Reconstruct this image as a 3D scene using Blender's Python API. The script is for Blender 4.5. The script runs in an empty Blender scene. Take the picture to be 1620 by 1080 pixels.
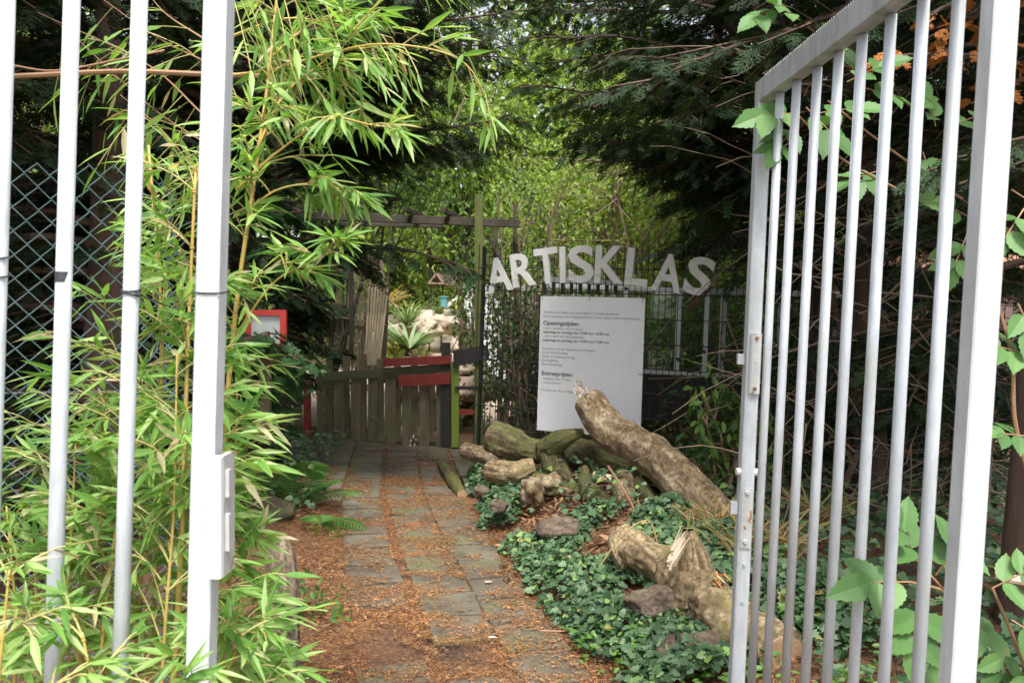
import bpy, math, random
import numpy as np
from mathutils import Vector, noise
C = bpy.context.scene.collection
R = np.random.RandomState(7)
V = lambda *a: np.array(a, float)
# ------------------------------------------------------------------ camera frame (one fixed lens; used to read positions off the photo)
CAM = V(0, 0, 1.5); F = 1300.0; PITCH = math.atan(50/1300); ROLL = 0.033
_f = V(0, math.cos(PITCH), -math.sin(PITCH)); _u = V(0, math.sin(PITCH), math.cos(PITCH)); _r = V(1, 0, 0)
_r2 = math.cos(ROLL)*_r + math.sin(ROLL)*_u; _u2 = -math.sin(ROLL)*_r + math.cos(ROLL)*_u
def ray(px, py): return _f + (px-810)/F*_r2 + (540-py)/F*_u2
def pt(px, py, Y):
    d = ray(px, py); return CAM + d*(Y/d[1])
def G(px, py, h=0.0):
    d = ray(px, py); return CAM + d*((h-1.5)/d[2])
def on_plane(px, py, p0, n):
    d = ray(px, py); return CAM + d*(np.dot(p0-CAM, n)/np.dot(d, n))
def unit(v):
    v = np.asarray(v, float); return v/(np.linalg.norm(v, axis=-1, keepdims=True)+1e-12)
def fbm(p, s=1.0, o=3):
    return noise.fractal(Vector((p[0]*s, p[1]*s, p[2]*s)), 1.0, 2.0, o)
# ------------------------------------------------------------------ mesh builder
class MB:
    def __init__(s): s.v = []; s.f = {}; s.n = 0; s.at = None
    def add(s, verts, faces):
        verts = np.asarray(verts, float)
        for f in faces if isinstance(faces, list) else [faces]:
            f = np.asarray(f, int)
            if f.size == 0: continue
            if f.ndim == 1: f = f[None, :]
            s.f.setdefault(f.shape[1], []).append(f+s.n)
        s.v.append(verts); s.n += len(verts)
    def build(s, name, mat, parent=None, loc=None, smooth=False):
        me = bpy.data.meshes.new(name)
        o = bpy.data.objects.new(name, me); C.objects.link(o)
        off = V(0, 0, 0)
        if parent is not None:
            o.parent = parent; q = parent
            while q is not None: off = off+np.array(q.location); q = q.parent
        if loc is not None: o.location = tuple(loc); off = off+np.asarray(loc, float)
        v = np.concatenate(s.v)-off
        me.vertices.add(len(v)); me.vertices.foreach_set('co', v.ravel())
        loops = []; tot = []
        for k, fl in s.f.items():
            a = np.concatenate(fl); loops.append(a.ravel()); tot.append(np.full(len(a), k))
        loops = np.concatenate(loops); tot = np.concatenate(tot)
        st = np.concatenate([[0], np.cumsum(tot)[:-1]])
        me.loops.add(len(loops)); me.loops.foreach_set('vertex_index', loops)
        me.polygons.add(len(tot)); me.polygons.foreach_set('loop_start', st)
        me.polygons.foreach_set('use_smooth', np.full(len(tot), smooth))
        me.update(calc_edges=True); me.validate()
        me.materials.append(mat)
        if s.at is not None and len(s.at) == len(me.vertices):
            q_ = me.attributes.new('crack', 'FLOAT', 'POINT'); q_.data.foreach_set('value', np.asarray(s.at, float))
        return o
    # shapes
    def hexa(s, c):   # 8 corners: bottom 4, top 4
        s.add(c, np.array([[0,3,2,1],[4,5,6,7],[0,1,5,4],[1,2,6,5],[2,3,7,6],[3,0,4,7]]))
    def box(s, c, sx, sy, sz, ax=None):
        ax = np.eye(3) if ax is None else np.asarray(ax)
        q = [(-1,-1,-1),(1,-1,-1),(1,1,-1),(-1,1,-1),(-1,-1,1),(1,-1,1),(1,1,1),(-1,1,1)]
        s.hexa([np.asarray(c)+ax[0]*a*sx/2+ax[1]*b*sy/2+ax[2]*d*sz/2 for a, b, d in q]); return s
    def beam(s, p0, p1, w, d, side=None, ch=0.0):   # rectangular bar p0->p1; w across side, d other; chamfered
        p0 = np.asarray(p0, float); p1 = np.asarray(p1, float); a = unit(p1-p0)
        sd = V(1, 0, 0) if side is None else np.asarray(side, float)
        sd = unit(sd-a*np.dot(sd, a)); n = np.cross(a, sd)
        if ch <= 0: prof = [(-w/2,-d/2),(w/2,-d/2),(w/2,d/2),(-w/2,d/2)]
        else:
            W, D = w/2, d/2
            prof = [(-W+ch,-D),(W-ch,-D),(W,-D+ch),(W,D-ch),(W-ch,D),(-W+ch,D),(-W,D-ch),(-W,-D+ch)]
        k = len(prof)
        vs = [p0+sd*x+n*y for x, y in prof]+[p1+sd*x+n*y for x, y in prof]
        s.add(vs, [np.array([[i, (i+1) % k, k+(i+1) % k, k+i] for i in range(k)]), np.arange(k)[::-1], np.arange(k, 2*k)]); return s
    def tube(s, pts, rad, n=8, cap=True, lump=0.0, ls=6.0, seed=0.0):
        pts = np.asarray(pts, float); m = len(pts)
        rad = np.full(m, rad) if np.isscalar(rad) else np.asarray(rad, float)
        t = unit(np.gradient(pts, axis=0)); ref = V(0, 0, 1) if abs(t[0][2]) < .9 else V(1, 0, 0)
        a = unit(np.cross(t[0], ref)); vs = []
        ang = np.arange(n)/n*2*math.pi
        for i in range(m):
            a = unit(a-t[i]*np.dot(a, t[i])); b = np.cross(t[i], a)
            ring = pts[i]+rad[i]*(np.cos(ang)[:, None]*a+np.sin(ang)[:, None]*b)
            if lump:
                for j in range(n):
                    dirv = ring[j]-pts[i]
                    ring[j] = pts[i]+dirv*(1+lump*fbm(ring[j]+seed, ls, 4))
            vs.append(ring)
        vs = np.concatenate(vs)
        i = np.arange(m-1)[:, None]*n; j = np.arange(n)[None, :]; j2 = (j+1) % n
        q = np.stack([i+j, i+j2, i+n+j2, i+n+j], -1).reshape(-1, 4)
        fs = [q]
        if cap: fs += [np.arange(n)[::-1], np.arange(n)+(m-1)*n]
        s.add(vs, fs); return s
    def bark(s, P, rad, n=56, lump=.2, ls=4.5, seed=0.0, furrow=.05, rings=0.0, kf=7):
        P = np.asarray(P, float); m = len(P); t = unit(np.gradient(P, axis=0)); ref = V(0, 0, 1) if abs(t[0][2]) < .9 else V(1, 0, 0)
        a = unit(np.cross(t[0], ref)); vs = []; at = []; L = 0.0
        for i in range(m):
            if i: L += np.linalg.norm(P[i]-P[i-1])
            a = unit(a-t[i]*np.dot(a, t[i])); b = np.cross(t[i], a)
            for j in range(n):
                an = j/n*2*math.pi; d = math.cos(an)*a+math.sin(an)*b; q = P[i]+rad[i]*d
                c1 = noise.fractal(Vector((math.cos(an)*kf*.5+seed, math.sin(an)*kf*.5, L*7)), 1.0, 2.0, 4)
                c2 = 1-abs(noise.noise(Vector((math.cos(an)*kf+seed, math.sin(an)*kf, L*4.5+2*c1))))*2.6
                c2 = max(0.0, c2)**2
                rg = 0.0
                if rings: rg = max(0.0, math.sin(L*62+2.5*c1+3*noise.noise(Vector((L*5, seed, an)))))**6*(.5+noise.noise(Vector((an, L*9, seed))))
                k = 1+lump*fbm(q+seed, ls, 4)+furrow*(c1*.6-c2)+rings*rg
                vs.append(P[i]+rad[i]*k*d); at.append(min(1, max(0, .5+.45*c1-.55*c2+(.35*rg if rings else 0))))
        i = np.arange(m-1)[:, None]*n; j = np.arange(n)[None, :]; j2 = (j+1) % n
        s.add(vs, [np.stack([i+j, i+j2, i+n+j2, i+n+j], -1).reshape(-1, 4), np.arange(n)[::-1], np.arange(n)+(m-1)*n]); s.at = at; return s
    def segs(s, P0, P1, r0, r1, n=3):   # many straight tapered twigs
        P0 = np.asarray(P0, float).reshape(-1, 3); P1 = np.asarray(P1, float).reshape(-1, 3); N = len(P0)
        if N == 0: return s
        r0 = np.broadcast_to(r0, (N,)); r1 = np.broadcast_to(r1, (N,))
        t = unit(P1-P0); ref = np.where(np.abs(t[:, 2:3]) < .9, V(0, 0, 1)[None], V(1, 0, 0)[None])
        a = unit(np.cross(t, ref)); b = np.cross(t, a)
        an = np.arange(n)/n*2*math.pi
        d = np.cos(an)[None, :, None]*a[:, None]+np.sin(an)[None, :, None]*b[:, None]
        v = np.concatenate([P0[:, None]+d*r0[:, None, None], P1[:, None]+d*r1[:, None, None]], 1).reshape(-1, 3)
        base = np.arange(N)[:, None, None]*2*n; j = np.arange(n)
        q = np.stack([j, (j+1) % n, n+(j+1) % n, n+j], -1)[None]+base
        s.add(v, q.reshape(-1, 4)); return s
    def inst(s, T, P, D, U, S, W=None):
        tv, tf = T; P = np.asarray(P).reshape(-1, 3); N = len(P)
        if N == 0: return s
        D = unit(D); Y = unit(np.cross(U, D)); Z = np.cross(D, Y)
        S = np.broadcast_to(S, (N,)).astype(float); W = S if W is None else np.broadcast_to(W, (N,))
        v = P[:, None]+tv[None, :, 0:1]*D[:, None]*S[:, None, None]+tv[None, :, 1:2]*Y[:, None]*W[:, None, None]+tv[None, :, 2:3]*Z[:, None]*S[:, None, None]
        m = len(tv); fs = []
        for f in tf:
            fs.append((f[None]+np.arange(N)[:, None, None]*m).reshape(-1, f.shape[1]))
        s.add(v.reshape(-1, 3), fs); return s
def empty(name, loc):
    o = bpy.data.objects.new(name, None); C.objects.link(o); o.location = tuple(loc); o.empty_display_size = .1
    return o
def tag(o, label=None, cat=None, group=None, kind=None):
    if label: o['label'] = label
    if cat: o['category'] = cat
    if group: o['group'] = group
    if kind: o['kind'] = kind
    return o
def thing(name, loc, label, cat, group=None):
    o = tag(empty(name, loc), label, cat, group); bpy.context.view_layer.update(); return o
# ------------------------------------------------------------------ materials
def nt(name):
    m = bpy.data.materials.new(name); m.use_nodes = True; t = m.node_tree; t.nodes.clear()
    out = t.nodes.new('ShaderNodeOutputMaterial'); return m, t, out
def ramp(t, src, stops):
    r = t.nodes.new('ShaderNodeValToRGB'); e = r.color_ramp.elements
    while len(e) < len(stops): e.new(.5)
    for q, (p, c) in zip(e, stops): q.position = p; q.color = (*c, 1)
    t.links.new(src, r.inputs[0]); return r.outputs[0]
def tex(t, kind='noise', scale=5, detail=5, rough=.6, stretch=None, dist=0):
    tc = t.nodes.new('ShaderNodeTexCoord'); src = tc.outputs['Object']
    if stretch:
        mp = t.nodes.new('ShaderNodeMapping'); mp.inputs['Scale'].default_value = stretch; t.links.new(src, mp.inputs[0]); src = mp.outputs[0]
    if kind == 'noise':
        n = t.nodes.new('ShaderNodeTexNoise'); n.inputs['Scale'].default_value = scale; n.inputs['Detail'].default_value = detail
        n.inputs['Roughness'].default_value = rough; n.inputs['Distortion'].default_value = dist; t.links.new(src, n.inputs['Vector']); return n.outputs['Fac']
    n = t.nodes.new('ShaderNodeTexVoronoi'); n.inputs['Scale'].default_value = scale; t.links.new(src, n.inputs['Vector']); return n.outputs['Distance']
def surf(name, stops, scale=6, rough=.7, bump=.3, bscale=None, stretch=None, metal=0, detail=6, bdist=.01, patch=None, spec=.5):
    m, t, out = nt(name); p = t.nodes.new('ShaderNodeBsdfPrincipled'); t.links.new(p.outputs[0], out.inputs[0])
    col = ramp(t, tex(t, 'noise', scale, detail, .65, stretch), stops)
    if patch:   # (scale, lo, hi, colour) : stains / moss with a shape of their own
        fac = ramp(t, tex(t, 'noise', patch[0], 5, .6), [(patch[1], (0,0,0)), (patch[2], (1,1,1))])
        mx = t.nodes.new('ShaderNodeMix'); mx.data_type = 'RGBA'; t.links.new(fac, mx.inputs[0]); t.links.new(col, mx.inputs[6]); mx.inputs[7].default_value = (*patch[3], 1)
        col = mx.outputs[2]
    t.links.new(col, p.inputs['Base Color'])
    p.inputs['Roughness'].default_value = rough; p.inputs['Metallic'].default_value = metal; p.inputs['Specular IOR Level'].default_value = spec
    if bump:
        b = t.nodes.new('ShaderNodeBump'); b.inputs['Strength'].default_value = bump; b.inputs['Distance'].default_value = bdist
        t.links.new(tex(t, 'noise', bscale or scale*3, 8, .7, stretch), b.inputs['Height']); t.links.new(b.outputs[0], p.inputs['Normal'])
    return m
def leafmat(name, stops, trans=.4, rough=.5, spec=.35):
    m, t, out = nt(name); g = t.nodes.new('ShaderNodeNewGeometry')
    col = ramp(t, g.outputs['Random Per Island'], stops)
    n = t.nodes.new('ShaderNodeMix'); n.data_type = 'RGBA'; n.blend_type = 'MULTIPLY'; n.inputs[0].default_value = 1
    v = ramp(t, tex(t, 'noise', 2.5, 4), [(.3, (.7, .72, .7)), (.7, (1.2, 1.15, 1.1))]); t.links.new(col, n.inputs[6]); t.links.new(v, n.inputs[7]); col = n.outputs[2]
    p = t.nodes.new('ShaderNodeBsdfPrincipled'); p.inputs['Roughness'].default_value = rough; p.inputs['Specular IOR Level'].default_value = spec
    t.links.new(col, p.inputs['Base Color'])
    tr = t.nodes.new('ShaderNodeBsdfTranslucent'); h = t.nodes.new('ShaderNodeMix'); h.data_type = 'RGBA'; h.blend_type = 'MULTIPLY'; h.inputs[0].default_value = 1
    t.links.new(col, h.inputs[6]); h.inputs[7].default_value = (1.25, 1.25, .6, 1); t.links.new(h.outputs[2], tr.inputs[0])
    mx = t.nodes.new('ShaderNodeMixShader'); mx.inputs[0].default_value = trans
    t.links.new(p.outputs[0], mx.inputs[1]); t.links.new(tr.outputs[0], mx.inputs[2]); t.links.new(mx.outputs[0], out.inputs[0])
    return m
def barkmat(name, dark, mid, pale, moss=None, ms=(.5, .65)):
    m, t, out = nt(name); p = t.nodes.new('ShaderNodeBsdfPrincipled'); t.links.new(p.outputs[0], out.inputs[0]); p.inputs['Roughness'].default_value = .88; p.inputs['Specular IOR Level'].default_value = .3
    at = t.nodes.new('ShaderNodeAttribute'); at.attribute_name = 'crack'
    c1 = ramp(t, at.outputs['Fac'], [(.12, dark), (.42, mid), (.8, pale)])
    c2 = ramp(t, tex(t, 'noise', 5, 10, .75), [(.32, dark), (.5, mid), (.68, pale)])
    def mix(f, x, y, mode='MIX'):
        q = t.nodes.new('ShaderNodeMix'); q.data_type = 'RGBA'; q.blend_type = mode
        if isinstance(f, float): q.inputs[0].default_value = f
        else: t.links.new(f, q.inputs[0])
        t.links.new(x, q.inputs[6])
        if isinstance(y, tuple): q.inputs[7].default_value = (*y, 1)
        else: t.links.new(y, q.inputs[7])
        return q.outputs[2]
    col = mix(.45, c1, c2)
    sp = ramp(t, tex(t, 'noise', 55, 6, .8), [(.38, (.45, .42, .4)), (.5, (1, 1, 1)), (.66, (1.5, 1.45, 1.35))]); col = mix(1.0, col, sp, 'MULTIPLY')
    if moss: col = mix(ramp(t, tex(t, 'noise', 4, 8, .7), [(ms[0], (0,0,0)), (ms[1], (.85,.85,.85))]), col, moss)
    t.links.new(col, p.inputs['Base Color'])
    bp = t.nodes.new('ShaderNodeBump'); bp.inputs['Strength'].default_value = 1; bp.inputs['Distance'].default_value = .012; t.links.new(tex(t, 'noise', 38, 10, .8), bp.inputs['Height']); t.links.new(bp.outputs[0], p.inputs['Normal'])
    return m
M = {}
def steelmat(name, lo, hi, grime, metal=.1):
    m, t, out = nt(name); p = t.nodes.new('ShaderNodeBsdfPrincipled'); t.links.new(p.outputs[0], out.inputs[0]); p.inputs['Metallic'].default_value = metal
    def mix(f, x, y):
        q = t.nodes.new('ShaderNodeMix'); q.data_type = 'RGBA'; t.links.new(f, q.inputs[0]); t.links.new(x, q.inputs[6]); q.inputs[7].default_value = (*y, 1); return q.outputs[2]
    col = ramp(t, tex(t, 'noise', 30, 6, .7, (1,1,.3)), [(.32, lo), (.68, hi)])
    col = mix(ramp(t, tex(t, 'noise', 9, 7, .7, (1,1,.16), .6), [(.46, (0,0,0)), (.66, (.85,.85,.85))]), col, grime)
    col = mix(ramp(t, tex(t, 'noise', 26, 8, .75, (1,1,.5)), [(.66, (0,0,0)), (.70, (.6,.6,.6))]), col, (.20,.13,.08))
    col = mix(ramp(t, tex(t, 'noise', 3.1, 5, .6), [(.55, (0,0,0)), (.7, (.5,.5,.5))]), col, (.36,.37,.30))
    t.links.new(col, p.inputs['Base Color']); r = ramp(t, tex(t, 'noise', 18, 5, .7), [(.3, (.36,.36,.36)), (.7, (.62,.62,.62))]); t.links.new(r, p.inputs['Roughness'])
    b = t.nodes.new('ShaderNodeBump'); b.inputs['Strength'].default_value = .12; b.inputs['Distance'].default_value = .003; t.links.new(tex(t, 'noise', 70, 6, .7), b.inputs['Height']); t.links.new(b.outputs[0], p.inputs['Normal'])
    return m
M['steel'] = steelmat('galvanised steel', (.42,.45,.48), (.57,.60,.63), (.32,.33,.33))
M['steel_rail'] = steelmat('shaded rail zinc', (.36,.37,.38), (.48,.49,.50), (.26,.27,.25))  # darker than the bars: the rail's shaded side is put into the colour
M['steel_dull'] = surf('dull zinc plate', [(.3, (.42,.42,.41)), (.7, (.56,.56,.55))], 20, .5, .1, 80, metal=.2, patch=(30, .6, .66, (.30,.15,.06)))
M['steel_rough'] = steelmat('post zinc coat', (.50,.52,.55), (.62,.64,.66), (.40,.40,.39), .05)
M['white_box'] = surf('whitened casing', [(.3, (.62,.61,.58)), (.7, (.72,.71,.69))], 9, .5, .05)
M['rust'] = surf('rusty screw', [(.3, (.16,.07,.03)), (.7, (.35,.17,.08))], 60, .8, .2)
M['tape'] = surf('black tape', [(.3, (.02,.02,.02)), (.7, (.05,.05,.055))], 40, .6, .2)
M['wire_green'] = surf('green coated wire', [(.3, (.045,.09,.09)), (.7, (.11,.17,.17))], 25, .4, .1)
M['wire_black'] = surf('black powder coat', [(.3, (.012,.014,.014)), (.7, (.03,.033,.03))], 20, .5, 0)
M['bamboo_twig'] = surf('bamboo twigs', [(.3, (.26,.24,.07)), (.7, (.42,.36,.13))], 6, .6, 0)
M['bamboo_leaf'] = leafmat('bamboo leaf', [(0, (.12,.27,.06)), (.3, (.21,.41,.09)), (.65, (.32,.53,.14)), (.9, (.46,.62,.25)), (.965, (.62,.55,.38)), (1, (.45,.31,.18))], .46, .42, .5)
M['bamboo_cane'] = surf('bamboo cane', [(.3, (.42,.27,.06)), (.55, (.52,.36,.10)), (.75, (.36,.30,.07))], 4, .4, .1)
M['cane_brown'] = surf('dead cane', [(.3, (.20,.10,.05)), (.7, (.38,.22,.12))], 8, .6, .2)
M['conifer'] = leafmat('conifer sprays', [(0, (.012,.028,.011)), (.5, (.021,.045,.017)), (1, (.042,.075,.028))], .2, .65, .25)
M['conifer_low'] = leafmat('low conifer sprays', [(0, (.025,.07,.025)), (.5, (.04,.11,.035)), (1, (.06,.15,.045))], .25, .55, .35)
M['conifer_dead'] = leafmat('dead conifer sprays', [(0, (.35,.12,.03)), (1, (.55,.24,.07))], .25, .7)
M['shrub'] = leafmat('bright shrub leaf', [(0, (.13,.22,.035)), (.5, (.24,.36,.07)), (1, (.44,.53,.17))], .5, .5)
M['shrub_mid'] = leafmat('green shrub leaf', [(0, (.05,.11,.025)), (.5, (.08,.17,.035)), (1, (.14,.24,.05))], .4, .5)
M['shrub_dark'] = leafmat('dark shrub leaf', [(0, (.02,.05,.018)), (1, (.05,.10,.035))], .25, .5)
M['ivy'] = leafmat('ivy leaf', [(0, (.035,.075,.035)), (.4, (.06,.125,.055)), (.7, (.095,.175,.08)), (.88, (.15,.23,.13)), (.975, (.20,.34,.09)), (1, (.32,.22,.08))], .2, .5, .35)
M['herb'] = leafmat('fresh herb leaf', [(0, (.08,.20,.04)), (1, (.15,.30,.06))], .35, .45)
M['elder'] = leafmat('elder leaf', [(0, (.075,.17,.05)), (.6, (.11,.24,.07)), (1, (.17,.31,.11))], .3, .5)
M['fern'] = leafmat('fern frond', [(0, (.09,.22,.05)), (1, (.15,.32,.08))], .4, .6, .2)
M['dry_grass'] = leafmat('dry grass', [(0, (.34,.22,.09)), (.6, (.45,.32,.15)), (1, (.20,.26,.07))], .3, .7)
M['spiky'] = leafmat('spiky leaf', [(0, (.16,.26,.12)), (.5, (.25,.36,.18)), (1, (.38,.46,.28))], .3, .5)
M['yellow_leaf'] = leafmat('yellow leaf', [(0, (.40,.40,.06)), (1, (.60,.58,.14))], .4, .5)
M['blue_leaf'] = leafmat('blue green leaf', [(0, (.14,.28,.20)), (1, (.24,.38,.28))], .3, .5)
M['needle'] = leafmat('fallen needles', [(0, (.11,.05,.025)), (.35, (.30,.125,.048)), (.75, (.48,.24,.09)), (1, (.60,.43,.23))], .1, .8)
M['debris'] = leafmat('dead leaves', [(0, (.07,.04,.025)), (.6, (.16,.09,.05)), (1, (.34,.21,.12))], .1, .8)
M['twig'] = surf('thin twigs', [(.3, (.13,.085,.055)), (.7, (.24,.16,.11))], 6, .8, .1)
M['bark'] = surf('conifer bark', [(.3, (.05,.03,.022)), (.5, (.10,.06,.042)), (.7, (.16,.105,.075))], 7, .9, .7, 22, (1,1,.25))
M['log'] = barkmat('log bark', (.06,.04,.022), (.26,.19,.105), (.50,.41,.26), (.20,.19,.06), (.55, .66))
M['log_moss'] = barkmat('mossy log bark', (.03,.024,.014), (.12,.095,.05), (.24,.20,.11), (.10,.125,.03), (.44, .6))
M['log_pale'] = barkmat('ringed pale bark', (.055,.035,.02), (.23,.165,.09), (.52,.44,.33))
M['log_end'] = surf('cut log end', [(.3, (.22,.12,.06)), (.7, (.40,.27,.16))], 12, .8, .4)
M['split'] = surf('torn wood', [(.3, (.50,.33,.20)), (.7, (.78,.64,.50))], 9, .7, .5, 30, (1,1,.2))
M['stone'] = barkmat('rubble stone', (.05,.035,.028), (.13,.095,.07), (.24,.19,.14), (.09,.10,.04))
M['kerb_wood'] = barkmat('weathered edging timber', (.05,.035,.025), (.19,.14,.095), (.42,.35,.27))
M['picket'] = surf('weathered picket', [(.3, (.09,.068,.04)), (.5, (.14,.112,.064)), (.7, (.20,.165,.10))], 5, .9, .4, 25, (3,3,.3), patch=(4, .55, .7, (.11,.14,.04)))
M['picket_rail'] = surf('mossy rail', [(.3, (.07,.07,.035)), (.7, (.12,.125,.06))], 5, .9, .3, 25, (.3,3,3))
M['red'] = surf('red painted board', [(.3, (.16,.016,.009)), (.7, (.26,.035,.02))], 8, .7, .2)
M['redframe'] = surf('bright red frame', [(.3, (.36,.02,.015)), (.7, (.46,.035,.025))], 8, .5, .1)
M['black'] = surf('black painted wood', [(.3, (.014,.012,.011)), (.7, (.032,.028,.026))], 8, .7, .2)
M['olive'] = surf('shaded olive post', [(.3, (.07,.085,.02)), (.7, (.13,.15,.035))], 5, .8, .3, 25, (2,2,.3))  # shade on the tall post painted in as a darker green
M['greenpaint'] = surf('olive painted post', [(.3, (.14,.20,.02)), (.7, (.22,.28,.04))], 5, .7, .3, 25, (2,2,.3), patch=(5, .6, .75, (.10,.12,.04)))
M['beam'] = surf('dark pergola beam', [(.3, (.03,.025,.018)), (.7, (.08,.065,.045))], 6, .9, .4)
M['reed'] = surf('reed poles', [(.3, (.13,.10,.06)), (.7, (.26,.21,.13))], 9, .8, .3, 30, (2,2,.3))
M['letter'] = surf('pale grey letters', [(.3, (.68,.67,.64)), (.7, (.78,.77,.74))], 6, .5, .03, patch=(9, .58, .72, (.50,.48,.43)))
M['board'] = surf('white notice board', [(.3, (.78,.78,.78)), (.7, (.85,.85,.85))], 2.5, .45, .02, patch=(22, .76, .8, (.45,.43,.38)))
M['ink'] = surf('black print', [(.3, (.05,.05,.05)), (.7, (.07,.07,.07))], 9, .6, 0)
M['ink2'] = surf('grey print', [(.3, (.16,.16,.17)), (.7, (.2,.2,.2))], 9, .6, 0)
M['whitepaint'] = surf('white frame paint', [(.3, (.66,.67,.64)), (.7, (.78,.78,.76))], 6, .5, .05)
M['greyplastic'] = surf('grey metal frame', [(.3, (.36,.38,.36)), (.7, (.44,.46,.44))], 6, .5, .05)
M['brick'] = surf('dark plinth wall', [(.3, (.035,.028,.024)), (.7, (.085,.065,.05))], 8, .95, .6)
M['shedwall'] = surf('brown shed wall', [(.3, (.12,.075,.065)), (.7, (.20,.13,.11))], 5, .9, .3)
M['roof'] = surf('dusty roof sheet', [(.3, (.42,.32,.27)), (.7, (.60,.50,.44))], 7, .8, .3)
M['roof_edge'] = surf('dark roof edge', [(.3, (.07,.05,.04)), (.7, (.13,.09,.07))], 7, .8, .3)
M['terracotta'] = surf('orange roof', [(.3, (.48,.24,.14)), (.7, (.66,.40,.28))], 9, .8, .3)
M['paleboard'] = surf('pale timber', [(.3, (.62,.54,.44)), (.7, (.78,.72,.64))], 6, .7, .2)
M['picket_pale'] = surf('pale weathered wood', [(.3, (.19,.13,.085)), (.7, (.30,.22,.15))], 6, .8, .2)
M['teal'] = surf('teal plastic', [(.3, (.12,.34,.34)), (.7, (.18,.42,.42))], 6, .4, .05)
M['sand'] = surf('sandy rock', [(.3, (.26,.18,.13)), (.5, (.40,.31,.24)), (.7, (.60,.50,.42))], 3, .9, .6)
M['render_wall'] = surf('white rendered wall', [(.3, (.70,.69,.70)), (.7, (.80,.80,.80))], 3, .8, .2)
# glass
m, t, out = nt('old greenhouse glass'); p = t.nodes.new('ShaderNodeBsdfPrincipled'); p.inputs['Base Color'].default_value = (.8,.9,.85,1); p.inputs['Roughness'].default_value = .08
p.inputs['Transmission Weight'].default_value = .0; tr = t.nodes.new('ShaderNodeBsdfTransparent'); tr.inputs[0].default_value = (.8,.88,.82,1); mx = t.nodes.new('ShaderNodeMixShader'); mx.inputs[0].default_value = .12
gl = t.nodes.new('ShaderNodeBsdfGlossy'); gl.inputs['Roughness'].default_value = .05
t.links.new(tr.outputs[0], mx.inputs[1]); t.links.new(gl.outputs[0], mx.inputs[2]); t.links.new(mx.outputs[0], out.inputs[0]); M['glass'] = m
# ground: dark soil, orange litter
def groundmat():
    m, t, out = nt('forest floor'); p = t.nodes.new('ShaderNodeBsdfPrincipled'); t.links.new(p.outputs[0], out.inputs[0]); p.inputs['Roughness'].default_value = .95
    a = ramp(t, tex(t, 'noise', 1.6, 6), [(.35, (.035,.022,.018)), (.6, (.11,.055,.03))])
    b = ramp(t, tex(t, 'noise', 45, 8, .75), [(.38, (.05,.025,.018)), (.5, (.16,.075,.036)), (.66, (.36,.175,.075))])
    f = ramp(t, tex(t, 'noise', 2.2, 5), [(.35, (0,0,0)), (.62, (1,1,1))])
    mx = t.nodes.new('ShaderNodeMix'); mx.data_type = 'RGBA'; t.links.new(f, mx.inputs[0]); t.links.new(a, mx.inputs[6]); t.links.new(b, mx.inputs[7]); t.links.new(mx.outputs[2], p.inputs['Base Color'])
    bp = t.nodes.new('ShaderNodeBump'); bp.inputs['Strength'].default_value = .8; bp.inputs['Distance'].default_value = .02; t.links.new(tex(t, 'noise', 40, 8, .7), bp.inputs['Height']); t.links.new(bp.outputs[0], p.inputs['Normal'])
    return m
M['ground'] = groundmat()
M['paver'] = surf('concrete paver', [(.3, (.055,.042,.03)), (.5, (.11,.095,.068)), (.7, (.165,.148,.108))], 3.2, .85, .4, 60, detail=10, patch=(2.6, .52, .66, (.12,.125,.06)))
# ------------------------------------------------------------------ templates
def tmpl(verts, *faces): return (np.array(verts, float), [np.array(f, int) for f in faces])
T_BAMBOO = tmpl([(0,0,0),(.12,.06,.0),(.4,.095,-.02),(.75,.05,-.07),(1,0,-.14),(.75,-.05,-.07),(.4,-.095,-.02),(.12,-.06,.0),(.4,0,-.045),(.12,0,-.015),(.75,0,-.09)],
    [(0,1,9),(0,9,7),(3,4,10),(10,4,5)], [(1,2,8,9),(9,8,6,7),(2,3,10,8),(8,10,5,6)])
T_LEAF = tmpl([(0,0,0),(.3,.25,.03),(.7,.22,.02),(1,0,-.08),(.7,-.22,.02),(.3,-.25,.03),(.5,0,-.05)], [(0,1,6),(1,2,6),(2,3,6),(3,4,6),(4,5,6),(5,0,6)])
T_QUAD = tmpl([(0,0,0),(.45,.3,.06),(1,0,-.03),(.45,-.3,.06)], [(0,1,2),(0,2,3)])
def elder_leaf():
    n = 13; v = [(0,0,0)]; top = []; bot = []
    for i in range(1, n):
        x = i/n; w = .33*math.sin(math.pi*x**.75)**.85; w *= 1.0 if i % 2 else .88
        top.append((x+(.015 if i % 2 else 0), w, .05*abs(w)*3-.12*x*x)); bot.append((x+(.015 if i % 2 else 0), -w, .05*abs(w)*3-.12*x*x))
    mid = [(x[0], 0, -.12*x[0]**2-.012) for x in top]
    v += top+mid+bot+[(1.04, 0, -.14)]; k = n-1; q = []; tr = [(0,1,1+k),(0,1+k,1+2*k)]
    tr = [(0,1+k,1),(0,1+2*k,1+k)]
    for i in range(k-1): q += [(1+i,1+k+i,2+k+i,2+i),(1+k+i,1+2*k+i,2+2*k+i,2+k+i)]
    e = len(v)-1; tr += [(k,2*k,e),(2*k,3*k,e)]
    return tmpl(v, tr, q)
T_ELDER = elder_leaf()
_iv = [(0,.0),(-.08,.30),(.12,.25),(.20,.52),(.42,.30),(.60,.36),(1.0,0),(.60,-.36),(.42,-.30),(.20,-.52),(.12,-.25),(-.08,-.30)]
T_IVY = tmpl([(x, y, .06*abs(y)-.08*x*x) for x, y in _iv]+[(.3,0,-.03)], [(i, (i+1) % 12, 12) for i in range(12)])
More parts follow.
